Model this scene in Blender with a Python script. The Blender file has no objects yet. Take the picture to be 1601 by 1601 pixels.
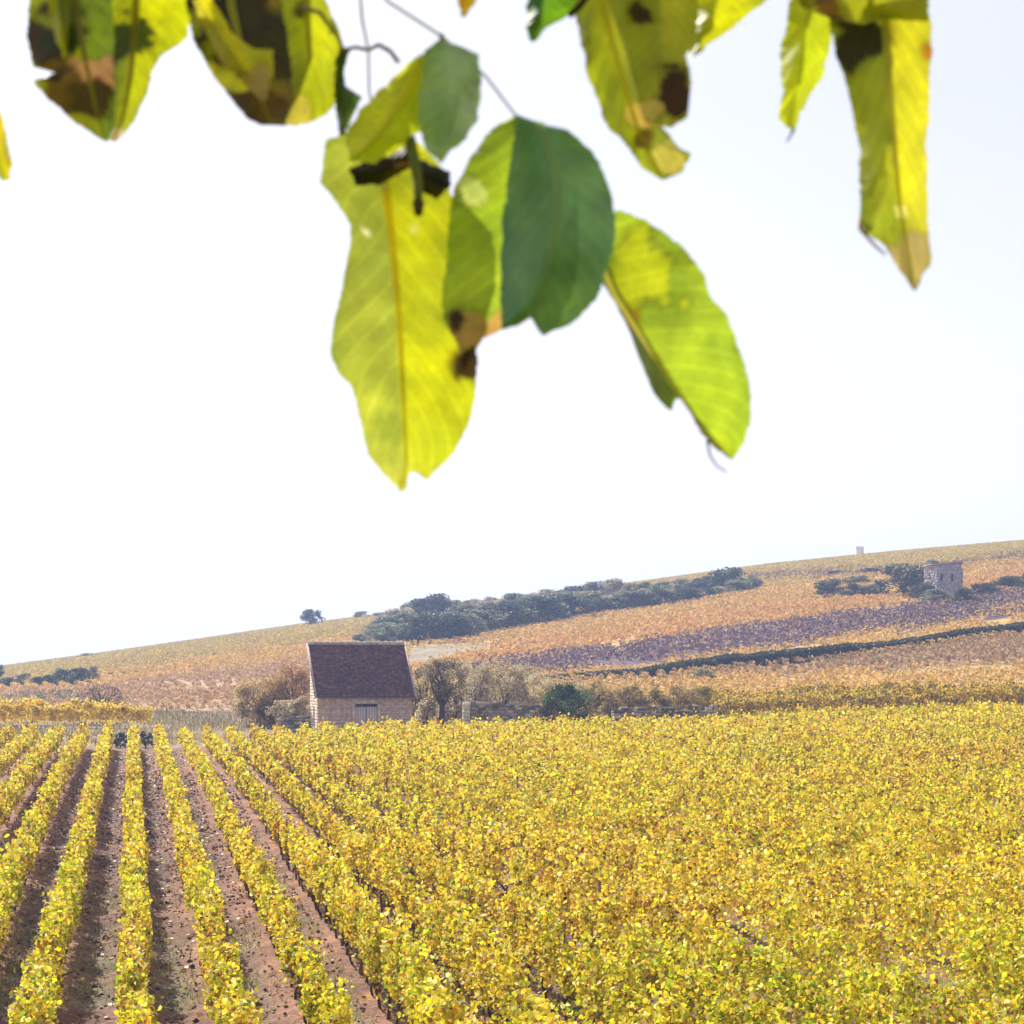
import bpy, math, random
import numpy as np
R = math.radians
rng = np.random.default_rng(7)
random.seed(7)
scene = bpy.context.scene
col = scene.collection

# ------------------------------------------------------------------ camera, sky, sun, exposure
F = 3335.0            # focal length in photograph pixels (photograph is 1601 wide)
YH = 1060.0           # row of the true horizon in the photograph
EYE = 5.2
cam_d = bpy.data.cameras.new('camera')
cam = bpy.data.objects.new('camera', cam_d); col.objects.link(cam)
cam.location = (0, 0, EYE); cam.rotation_euler = (R(90), 0, 0)
cam_d.sensor_fit = 'HORIZONTAL'; cam_d.sensor_width = 24.0
cam_d.lens = 24.0 * F / 1601.0
cam_d.shift_y = (YH - 800.5) / 1601.0
cam_d.clip_start = 0.05; cam_d.clip_end = 6000
cam_d.dof.use_dof = True; cam_d.dof.focus_distance = 45.0; cam_d.dof.aperture_fstop = 16.0
scene.camera = cam

SUN_EL, SUN_AZ = 38.0, -27.0      # azimuth from +Y, negative = left
w = bpy.data.worlds.new('World'); scene.world = w; w.use_nodes = True
nt = w.node_tree
sky = nt.nodes.new('ShaderNodeTexSky'); sky.sky_type = 'NISHITA'; sky.sun_disc = False
sky.sun_elevation = R(SUN_EL); sky.sun_rotation = R(SUN_AZ)
sky.air_density = 1.0; sky.dust_density = 3.0; sky.ozone_density = 2.5; sky.altitude = 200
bg = nt.nodes['Background']; bg.inputs['Strength'].default_value = 0.095
veil = nt.nodes.new('ShaderNodeMixRGB'); veil.inputs['Fac'].default_value = .72      # thin white high cloud over the whole sky
geo = nt.nodes.new('ShaderNodeTexCoord'); sx = nt.nodes.new('ShaderNodeSeparateXYZ'); nt.links.new(geo.outputs['Generated'], sx.inputs[0])
ramp = nt.nodes.new('ShaderNodeMapRange'); ramp.inputs['From Min'].default_value = 0.0; ramp.inputs['From Max'].default_value = 0.26
nt.links.new(sx.outputs['Z'], ramp.inputs['Value'])
vc = nt.nodes.new('ShaderNodeMixRGB'); vc.inputs['Color1'].default_value = (7.4, 6.9, 6.4, 1); vc.inputs['Color2'].default_value = (5.3, 5.15, 5.4, 1)
nt.links.new(ramp.outputs[0], vc.inputs['Fac']); nt.links.new(vc.outputs[0], veil.inputs['Color2'])
nt.links.new(sky.outputs[0], veil.inputs['Color1']); nt.links.new(veil.outputs[0], bg.inputs['Color'])
sd = bpy.data.lights.new('sun', 'SUN'); sd.energy = 5.0; sd.angle = R(0.53); sd.color = (1.0, 0.95, 0.86)
sun = bpy.data.objects.new('sun', sd); col.objects.link(sun)
e, a = R(SUN_EL), R(SUN_AZ)
from mathutils import Vector
sdir = Vector((math.sin(a) * math.cos(e), math.cos(a) * math.cos(e), math.sin(e)))
sun.rotation_euler = sdir.to_track_quat('Z', 'Y').to_euler()
sun.location = (-40, 40, 60)
scene.view_settings.view_transform = 'Standard'; scene.view_settings.look = 'None'
scene.view_settings.gamma = 1.0; scene.view_settings.exposure = 0.85
scene.cycles.volume_bounces = 0
scene.cycles.max_bounces = 8; scene.cycles.transparent_max_bounces = 8

# ------------------------------------------------------------------ helpers
def lin(*c):
    c = np.array(c, float) / 255.0
    return np.where(c <= 0.04045, c / 12.92, ((c + 0.055) / 1.055) ** 2.4)

def ss(a, b, x):
    t = np.clip((np.asarray(x, float) - a) / (b - a), 0, 1); return t * t * (3 - 2 * t)

_perm = {}
def vnoise(x, y, scale=1.0, seed=0):
    x = np.asarray(x, float) / scale; y = np.asarray(y, float) / scale
    if seed not in _perm: _perm[seed] = np.random.default_rng(1000 + seed).random((256, 256))
    T = _perm[seed]
    xi = np.floor(x).astype(int); yi = np.floor(y).astype(int)
    fx = x - xi; fy = y - yi; fx = fx * fx * (3 - 2 * fx); fy = fy * fy * (3 - 2 * fy)
    a = T[xi & 255, yi & 255]; b = T[(xi + 1) & 255, yi & 255]
    c = T[xi & 255, (yi + 1) & 255]; d = T[(xi + 1) & 255, (yi + 1) & 255]
    return (a * (1 - fx) + b * fx) * (1 - fy) + (c * (1 - fx) + d * fx) * fy

def fbm(x, y, scale, seed=0, n=3):
    s = 0; amp = 1; tot = 0
    for i in range(n):
        s = s + amp * vnoise(x, y, scale / 2 ** i, seed + i); tot += amp; amp *= .5
    return s / tot

def interp(pts, v):
    p = np.array(pts, float); return np.interp(v, p[:, 0], p[:, 1])

def mesh_np(name, verts, faces, colors=None, uvs=None, smooth=False):
    """faces: (n,k) int array, all of one size, or a list of such arrays"""
    fl = faces if isinstance(faces, list) else [faces]
    fl = [np.asarray(f, dtype=np.int32) for f in fl if len(f)]
    me = bpy.data.meshes.new(name)
    verts = np.asarray(verts, dtype=np.float32)
    me.vertices.add(len(verts)); me.vertices.foreach_set('co', verts.ravel())
    loops = np.concatenate([f.ravel() for f in fl])
    tot = np.concatenate([np.full(len(f), f.shape[1], np.int32) for f in fl])
    start = np.concatenate([[0], np.cumsum(tot)[:-1]]).astype(np.int32)
    me.loops.add(len(loops)); me.loops.foreach_set('vertex_index', loops)
    me.polygons.add(len(tot)); me.polygons.foreach_set('loop_start', start); me.polygons.foreach_set('loop_total', tot)
    me.update(calc_edges=True)
    if colors is not None:
        at = me.attributes.new('tint', 'FLOAT_COLOR', 'POINT')
        c4 = np.ones((len(verts), 4), np.float32); c4[:, :3] = colors
        at.data.foreach_set('color', c4.ravel())
    if uvs is not None:
        uvl = me.uv_layers.new(name='uv')
        uvl.data.foreach_set('uv', np.asarray(uvs, np.float32)[loops].ravel())
    if smooth: me.polygons.foreach_set('use_smooth', np.ones(len(tot), bool))
    me.validate(); return me

def obj(name, me, m=None, parent=None):
    o = bpy.data.objects.new(name, me); col.objects.link(o)
    if m is not None and len(me.materials) == 0: me.materials.append(m)
    if parent is not None: o.parent = parent
    return o

def thing(name, label, cat, loc=(0, 0, 0), rz=0.0, group=None):
    o = bpy.data.objects.new(name, None); col.objects.link(o)
    o.location = loc; o.rotation_euler = (0, 0, rz); o['label'] = label; o['category'] = cat
    if group: o['group'] = group
    return o

def struct(name, me, m):
    o = obj(name, me, m); o['kind'] = 'structure'; return o

def stuff(name, me, m, label, cat):
    o = obj(name, me, m); o['kind'] = 'stuff'; o['label'] = label; o['category'] = cat; return o

class MB:
    """collects boxes and tubes into one mesh"""
    def __init__(s): s.v = []; s.f4 = []; s.f3 = []; s.c = []; s.n = 0
    def add(s, v, f4=(), f3=(), c=(1, 1, 1)):
        v = np.asarray(v, float); s.v.append(v)
        if len(f4): s.f4.append(np.asarray(f4, int) + s.n)
        if len(f3): s.f3.append(np.asarray(f3, int) + s.n)
        s.c.append(np.broadcast_to(np.asarray(c, float), (len(v), 3))); s.n += len(v)
    def box(s, lo, hi, c=(1, 1, 1), jit=0.0):
        x0, y0, z0 = lo; x1, y1, z1 = hi
        v = np.array([(x0,y0,z0),(x1,y0,z0),(x1,y1,z0),(x0,y1,z0),(x0,y0,z1),(x1,y0,z1),(x1,y1,z1),(x0,y1,z1)], float)
        if jit: v = v + rng.uniform(-jit, jit, v.shape)
        s.add(v, [(0,3,2,1),(4,5,6,7),(0,1,5,4),(1,2,6,5),(2,3,7,6),(3,0,4,7)], c=c)
    def prism(s, pts_lo, pts_hi, c=(1,1,1)):
        n = len(pts_lo); v = np.array(list(pts_lo) + list(pts_hi), float)
        f4 = [(i, (i+1) % n, n + (i+1) % n, n + i) for i in range(n)]
        if n == 4: f4 += [(3,2,1,0), (4,5,6,7)]; s.add(v, f4, c=c)
        else: s.add(v, f4, [(0, i+1, i) for i in range(1, n-1)] + [(n, n+i, n+i+1) for i in range(1, n-1)], c)
    def tube(s, pts, rad, k=6, c=(1, 1, 1)):
        pts = np.asarray(pts, float); rad = np.broadcast_to(np.asarray(rad, float), (len(pts),))
        tan = np.gradient(pts, axis=0); tan /= np.linalg.norm(tan, axis=1)[:, None] + 1e-12
        ref = np.array([0.31, 0.93, 0.17]); ref /= np.linalg.norm(ref)
        a = np.cross(tan, ref); a /= np.linalg.norm(a, axis=1)[:, None] + 1e-9; b = np.cross(tan, a)
        an = np.linspace(0, 2 * np.pi, k, endpoint=False)
        ring = pts[:, None] + rad[:, None, None] * (np.cos(an)[None, :, None] * a[:, None] + np.sin(an)[None, :, None] * b[:, None])
        n = len(pts); f = []
        for i in range(n - 1):
            for j in range(k): f.append((i*k+j, i*k+(j+1) % k, (i+1)*k+(j+1) % k, (i+1)*k+j))
        v = np.concatenate([ring.reshape(-1, 3), pts[:1], pts[-1:]])
        f3 = [(n*k, (j+1) % k, j) for j in range(k)] + [(n*k+1, (n-1)*k+j, (n-1)*k+(j+1) % k) for j in range(k)]
        s.add(v, f, f3, c)
    def mesh(s, name, smooth=False):
        fs = []
        if s.f4: fs.append(np.concatenate(s.f4))
        if s.f3: fs.append(np.concatenate(s.f3))
        return mesh_np(name, np.concatenate(s.v), fs, np.concatenate(s.c), smooth=smooth)

def leaf_cloud(C, size, colors, droop=0.0, up=0.35, rs=None, simple=False, flat=None):
    """one folded leaf blade per centre; returns verts, faces, colours"""
    rs = rs or rng; n = len(C)
    nrm = rs.normal(size=(n, 3)); nrm[:, 2] += up * 2; nrm /= np.linalg.norm(nrm, axis=1)[:, None]
    if flat is not None: nrm = nrm * (1 - flat) + np.array([0, 0, 1.]) * flat
    t = rs.normal(size=(n, 3)); t[:, 2] -= droop
    t -= (t * nrm).sum(1)[:, None] * nrm; t /= np.linalg.norm(t, axis=1)[:, None] + 1e-9
    b = np.cross(nrm, t); s = np.asarray(size)[:, None] * np.ones((n, 1))
    fold = rs.uniform(-.05, .3, (n, 1))
    if simple:
        V = np.stack([C - .5*s*t - .5*s*b, C - .5*s*t + .5*s*b, C + .5*s*t + .45*s*b, C + .5*s*t - .45*s*b], 1)
        f = np.arange(4*n).reshape(n, 4); k = 4
        return V.reshape(-1, 3), f, np.repeat(colors, k, 0)
    V = np.stack([C - .42*s*t, C - .38*s*t - .42*s*b + fold*s*nrm, C + .18*s*t - .5*s*b + fold*s*nrm, C + .62*s*t,
                  C + .18*s*t + .5*s*b + fold*s*nrm, C - .38*s*t + .42*s*b + fold*s*nrm], 1)
    i = np.arange(n)[:, None] * 6
    f = np.concatenate([i + np.array([0, 3, 2, 1]), i + np.array([0, 5, 4, 3])])
    return V.reshape(-1, 3), f, np.repeat(colors, 6, 0)

# ------------------------------------------------------------------ materials
def new_mat(name):
    m = bpy.data.materials.new(name); m.use_nodes = True
    m.node_tree.nodes.clear(); return m, m.node_tree.nodes, m.node_tree.links

def N(ns, t, **kw):
    n = ns.new(t)
    for k, v in kw.items(): setattr(n, k, v)
    return n

def tint_node(ns, ls, scale, lo, hi, detail=4.0, coord='Object'):
    """tint attribute times a noise value between lo and hi"""
    at = N(ns, 'ShaderNodeAttribute', attribute_name='tint')
    tc = N(ns, 'ShaderNodeTexCoord')
    nz = N(ns, 'ShaderNodeTexNoise'); nz.inputs['Scale'].default_value = scale; nz.inputs['Detail'].default_value = detail
    ls.new(tc.outputs[coord], nz.inputs['Vector'])
    mr = N(ns, 'ShaderNodeMapRange'); mr.inputs['From Min'].default_value = .3; mr.inputs['From Max'].default_value = .7
    mr.inputs['To Min'].default_value = lo; mr.inputs['To Max'].default_value = hi
    ls.new(nz.outputs['Fac'], mr.inputs['Value'])
    mx = N(ns, 'ShaderNodeVectorMath', operation='SCALE')
    ls.new(at.outputs['Color'], mx.inputs[0]); ls.new(mr.outputs[0], mx.inputs['Scale'])
    return mx.outputs[0], nz.outputs['Fac']

def rough_mat(name, scale=8., lo=.7, hi=1.3, rough=.9, bump=.3, dist=.05, spec=.2):
    m, ns, ls = new_mat(name)
    c, f = tint_node(ns, ls, scale, lo, hi, 6.0)
    p = N(ns, 'ShaderNodeBsdfPrincipled'); p.inputs['Roughness'].default_value = rough
    p.inputs['Specular IOR Level'].default_value = spec
    ls.new(c, p.inputs['Base Color'])
    if bump:
        b = N(ns, 'ShaderNodeBump'); b.inputs['Strength'].default_value = bump; b.inputs['Distance'].default_value = dist
        ls.new(f, b.inputs['Height']); ls.new(b.outputs[0], p.inputs['Normal'])
    o = N(ns, 'ShaderNodeOutputMaterial'); ls.new(p.outputs[0], o.inputs[0]); return m

def foliage_mat(name, trans=.42, rough=.55, spec=.25, scale=30.):
    m, ns, ls = new_mat(name)
    c, f = tint_node(ns, ls, scale, .8, 1.2, 2.0)
    p = N(ns, 'ShaderNodeBsdfPrincipled'); p.inputs['Roughness'].default_value = rough
    p.inputs['Specular IOR Level'].default_value = spec
    t = N(ns, 'ShaderNodeBsdfTranslucent'); mx = N(ns, 'ShaderNodeMixShader'); mx.inputs[0].default_value = trans
    ls.new(c, p.inputs['Base Color']); ls.new(c, t.inputs['Color'])
    ls.new(p.outputs[0], mx.inputs[1]); ls.new(t.outputs[0], mx.inputs[2])
    o = N(ns, 'ShaderNodeOutputMaterial'); ls.new(mx.outputs[0], o.inputs[0]); return m

M_SOIL = rough_mat('soil', 14., .55, 1.4, .95, .8, .06, .1)
M_HILL = rough_mat('hillside', .8, .75, 1.25, .95, .5, .3, .1)
M_VINE = foliage_mat('vine_leaves', .40, .6, .12)
M_FAR = foliage_mat('far_vine_leaves', .22, .7, .1)
M_TREE = foliage_mat('tree_leaves', .42)
M_BARK = rough_mat('bark', 20., .6, 1.3, .9, .6, .02)
M_STONE = rough_mat('limestone', 5., .65, 1.25, .9, .6, .04)
M_TILE = rough_mat('roof_tiles', 3., .7, 1.3, .8, .4, .02)
M_PAINT = rough_mat('painted_wood', 12., .85, 1.1, .7, .15, .01)
M_LITTER = foliage_mat('litter', .2)

# ------------------------------------------------------------------ terrain
SKYLINE = [(-900, 1050), (-300, 1050), (0, 1046), (130, 1029), (300, 1005), (470, 980), (560, 969), (700, 951), (900, 927), (1200, 886), (1400, 866), (1600, 849), (1900, 822), (2600, 770)]
D0, D1 = 130.0, 430.0
def near(x, y):
    x = np.asarray(x, float); y = np.asarray(y, float)
    z = 0.0225 * y + (3.55 - 0.0) * (1 - ss(1, 16, y)) - .22 * ss(70, 100, y)
    return z + .7 * ss(4, 30, x) * ss(60, 112, y)
def H(x, y):
    x = np.asarray(x, float); y = np.asarray(y, float)
    yc = np.maximum(y, D0); px = np.clip(800.5 + F * x / yc, -900, 2600)
    ys = interp(SKYLINE, px)
    zb = near((px - 800.5) * D0 / F, np.full_like(px, D0))
    yb = YH - (zb - EYE) * F / D0
    t = np.clip((yc - D0) / (D1 - D0), 0, 1); g = 1 - (1 - t) ** 2.9
    zh = EYE + (YH - (yb + (ys - yb) * g)) * np.minimum(yc, D1) / F - np.maximum(yc - D1, 0) * .035
    return np.where(y < D0, near(x, y), zh)
def Gx(px, d): return (px - 800.5) * d / F
def ground(px, d):
    x = Gx(px, d); return Vector((float(x), float(d), float(H(x, d))))
def img(x, y, z): return 800.5 + F * x / y, YH - (z - EYE) * F / y
def solve_d(px, Y, lo=D0, hi=D1):
    for _ in range(50):
        m = .5 * (lo + hi)
        if img(Gx(px, m), m, float(H(Gx(px, m), m)))[1] > Y: lo = m
        else: hi = m
    return .5 * (lo + hi)
def P(px, py, d): return np.array([(px - 800.5) * d / F, d, EYE + (YH - py) * d / F])

def grid_mesh(name, X, Y, zfun, cfun):
    gx, gy = np.meshgrid(X, Y); x = gx.ravel(); y = gy.ravel()
    z = zfun(x, y); nx, ny = len(X), len(Y)
    i = (np.arange(ny - 1)[:, None] * nx + np.arange(nx - 1)[None, :]).ravel()
    f = np.stack([i, i + 1, i + nx + 1, i + nx], 1)
    return mesh_np(name, np.stack([x, y, z], 1), f, cfun(x, y, z), smooth=True)

ANG = math.atan((800.5 - 207.0) / F)           # vine rows lean to the left of the view
U = np.array([-math.sin(ANG), math.cos(ANG)]); V2 = np.array([math.cos(ANG), math.sin(ANG)])
SP, LAT0 = 1.1, 0.04
def field_end(px): return interp([(-600, 97), (240, 97), (420, 99), (650, 104), (900, 107), (1150, 109), (1240, 111), (1600, 111), (2200, 111)], px)

def soil_z(x, y):
    lat = x * V2[0] + y * V2[1]
    ph = (lat - LAT0) / SP; infield = ss(14, 18, y) * (1 - ss(112, 116, y))
    ridge = .05 * np.cos(2 * np.pi * ph) * infield
    return H(x, y) + ridge + infield * (.05 * (vnoise(x, y, .35, 3) - .5) + .04 * (vnoise(x, y, .8, 4) - .5)) * (1 - .5 * ss(60, 90, y))
def soil_c(x, y, z):
    n1 = fbm(x, y, 3., 11)[:, None]; n2 = vnoise(x, y, .5, 15)[:, None]; n3 = vnoise(x, y, .25, 16)[:, None]
    red = lin(140, 104, 84); dark = lin(97, 80, 72); grey = lin(112, 104, 86)
    s = (x * U[0] + y * U[1]); lat = (x * V2[0] + y * V2[1] - LAT0) / SP; mid = np.abs(lat - np.round(lat))
    c = dark + (red - dark) * np.clip(n1 * 1.2 - .35 + .75 * (1 - ss(.18, .34, mid))[:, None], 0, 1)
    weedy = (ss(46, 30, s) * ss(.1, .4, mid) * np.clip(fbm(x, y, 1.6, 21) * 2.2 - .55, 0, 1))[:, None]
    c = c * (1 - weedy) + grey * weedy
    c = c * (.7 + .6 * n2) * (.75 + .5 * n3)
    verge = (ss(96, 104, y) * (1 - ss(112, 118, y) * 0))[:, None]
    px = 800.5 + F * x / np.maximum(y, 1)
    grass = lin(140, 120, 96) * (.6 + .8 * n1) * (.8 + .4 * n2)
    edge = ss(-2, 3, y - field_end(px))[:, None]
    c = c * (1 - edge) + grass * edge
    mound = (1 - ss(13, 17, y))[:, None]
    return c * (1 - mound) + lin(110, 118, 60) * (.7 + .6 * n2) * mound
XS = np.unique(np.concatenate([np.linspace(-400, -26, 40), np.arange(-26, 42, .22), np.linspace(42, 400, 40)]))
YS = np.unique(np.concatenate([np.linspace(-200, 14, 40), np.arange(14, 70, .22), np.arange(70, 120, .4), np.linspace(120, 130.5, 10)]))
struct('ground', grid_mesh('ground', XS, YS, soil_z, soil_c), M_SOIL)

GOLD, OLIVE, ORANGE, PURPLE, PINK, BARE = lin(212, 178, 106), lin(198, 176, 98), lin(212, 172, 106), lin(124, 102, 112), lin(196, 164, 124), lin(170, 156, 128)
B_TOP = [(560, 1062), (700, 1046), (900, 1019), (1062, 997), (1224, 975), (1338, 958), (1469, 940), (1600, 925), (2400, 840)]
B_BOT = [(560, 1066), (700, 1060), (900, 1053), (1088, 1031), (1250, 1009), (1382, 986), (1469, 974), (1600, 947), (2400, 860)]
HG_TOP = [(700, 1064), (900, 1056), (1009, 1047), (1119, 1032), (1250, 1019), (1382, 1008), (1513, 988), (1600, 978), (2400, 890)]
C_TOP = [(700, 1068), (900, 1068), (1100, 1054), (1300, 1030), (1450, 1012), (1601, 992), (2400, 920)]
C_BOT = [(700, 1069), (900, 1072), (1100, 1062), (1300, 1056), (1450, 1046), (1601, 1036), (2400, 980)]
L_BND = [(-900, 1090), (0, 1080), (150, 1076), (230, 1062), (485, 1032), (560, 1062)]
def hill_plot(px, Y, x, y):
    """colour of the vineyard plots on the slope"""
    wob = 8 * (fbm(x, y, 9., 31) - .5) + 5 * (vnoise(x, y, 2., 32) - .5)
    Yw = Y + wob
    c = np.tile(GOLD, (len(px), 1)).astype(float)
    def put(mask, cc): c[mask] = cc
    right = px > 560
    put(right & (Yw < interp(B_TOP, px)) & (Yw > interp(B_TOP, px) - 26), ORANGE)
    top = Yw < interp(SKYLINE, px) + 30
    put(top, OLIVE)
    put(right & (Yw >= interp(B_TOP, px)) & (Yw < interp(B_BOT, px)), PURPLE)
    put(right & (Yw >= interp(C_TOP, px)) & (Yw < interp(C_BOT, px)), PURPLE * .45 + GOLD * .55)
    put(~right & (Yw > interp(L_BND, px)), PINK)
    put((px > 640) & (px < 770) & (Yw > 1012 - (px - 640) * .05) & (Yw < 1044 - (px - 640) * .22), BARE)
    # thin tracks across the top
    put((px > 1150) & (np.abs(Yw - interp([(1150, 905), (1400, 896), (1600, 872)], px)) < 3.0), lin(150, 120, 100))
    put((px > 1400) & (np.abs(Yw - interp([(1400, 992), (1500, 972), (1601, 958)], px)) < 3.5), PURPLE)
    put(~right & (np.abs(Yw - interp([(-300, 1105), (0, 1099), (45, 1092), (140, 1092), (400, 1092)], px)) < 4) & (px < 140), lin(130, 130, 110))
    put(~right & (px > 220) & (Yw > 1112), lin(152, 142, 114))
    return c
def hill_c(x, y, z):
    px, Y = img(x, y, z)
    c = hill_plot(px, Y, x, y); n = fbm(x, y, 6., 41)[:, None]; k = vnoise(x, y, 1.2, 45)[:, None]
    return c * .64 * (.75 + .5 * n) * (.8 + .4 * k)
XH = np.unique(np.concatenate([np.linspace(-1500, -110, 60), np.arange(-110, 140, .7), np.linspace(140, 1500, 60)]))
YHs = np.unique(np.concatenate([np.arange(130, 200, .6), np.arange(200, 300, 1.0), np.arange(300, 450, 1.6), np.linspace(450, 1500, 50)]))
struct('hillside', grid_mesh('hillside', XH, YHs, H, hill_c), M_HILL)

# vines of the far plots: far past counting, one mass
n = 680000
yy = np.sqrt(rng.uniform(138 ** 2, 425 ** 2, n)); pxs = rng.uniform(-420, 2060, n)
xx = Gx(pxs, yy)
lat = np.round((xx * .96 + yy * .28) / 1.3) * 1.3 - yy * .28; xx = lat / .96 + rng.normal(0, .09, n)
zz = H(xx, yy); ppx, pY = img(xx, yy, zz); cc = hill_plot(ppx, pY + rng.normal(0, 3.5, n), xx, yy)
pm = (np.abs(cc - PURPLE).sum(1) < 1e-6) & (rng.random(n) < .28); cc[pm] = PINK
isbare = (np.abs(cc - BARE).sum(1) < 1e-6) | (np.abs(cc - lin(152, 142, 114)).sum(1) < 1e-6)
keep = ~isbare & (fbm(xx, yy, 5, 51) > .3)
xx, yy, zz, cc = xx[keep], yy[keep], zz[keep], cc[keep]
n = len(xx)
cc = cc * rng.uniform(.68, 1.3, (n, 1)) * (1 + rng.normal(0, .03, (n, 3)))
hs = rng.uniform(.2, .75, n)
v, f, c = leaf_cloud(np.stack([xx, yy, zz + hs * .7], 1), rng.uniform(.12, .28, n) * (.7 + yy / 450), np.clip(cc, .01, .9), up=.5)
stuff('hillside_vines', mesh_np('hillside_vines', v, f, c), M_FAR, 'far orange, gold and purplish vine plots striping the hillside', 'vineyard')

# ------------------------------------------------------------------ vine rows
PAL = [lin(250, 222, 56), lin(242, 202, 54), lin(212, 210, 40), lin(226, 164, 58), lin(150, 104, 56), lin(250, 234, 140), lin(164, 184, 40)]
PAL = np.array(PAL)
def vine_colors(x, y, n, rs):
    near_g = ss(48, 24, y)
    g = np.clip(fbm(x, y, 5., 61) * 1.9 - .62, 0, 1) * (.25 + .75 * near_g)
    o = np.clip(fbm(x, y, 4., 71) * 2.4 - 1.2, 0, 1)
    wts = np.stack([.54 + 0 * g, .2 + 0 * g, .12 + 1.4 * g, .02 + .4 * o, .07 + .24 * o, .09 + .14 * near_g, .015 + .6 * g], 1)
    wts /= wts.sum(1)[:, None]; cs = np.cumsum(wts, 1)
    k = (rs.random(n)[:, None] > cs).sum(1).clip(0, len(PAL) - 1)
    return np.clip(PAL[k] * rs.uniform(.42, 1.25, (n, 1)) * (1 + rs.normal(0, .05, (n, 3))), .005, .95)

trunk_m = MB()
trunk_m.tube([(0, 0, -.05), (.02, .01, .12), (-.015, .03, .26), (.02, .05, .42), (.06, .09, .5)], [.026, .022, .019, .017, .009], 6, lin(92, 70, 56))
trunk_m.tube([(.0, .04, .36), (-.02, -.08, .47), (0, -.22, .52)], [.02, .014, .009], 5, lin(74, 55, 42))
TRUNK = trunk_m.mesh('vine_trunk', True); TRUNK.materials.append(M_BARK)
post_m = MB(); post_m.tube([(0, 0, -.1), (.005, 0, .5), (.01, .004, 1.0), (.01, .004, 1.02)], [.028, .027, .026, .016], 7, lin(150, 112, 84))
POST = post_m.mesh('trellis_post', True); POST.materials.append(M_BARK)

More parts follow.
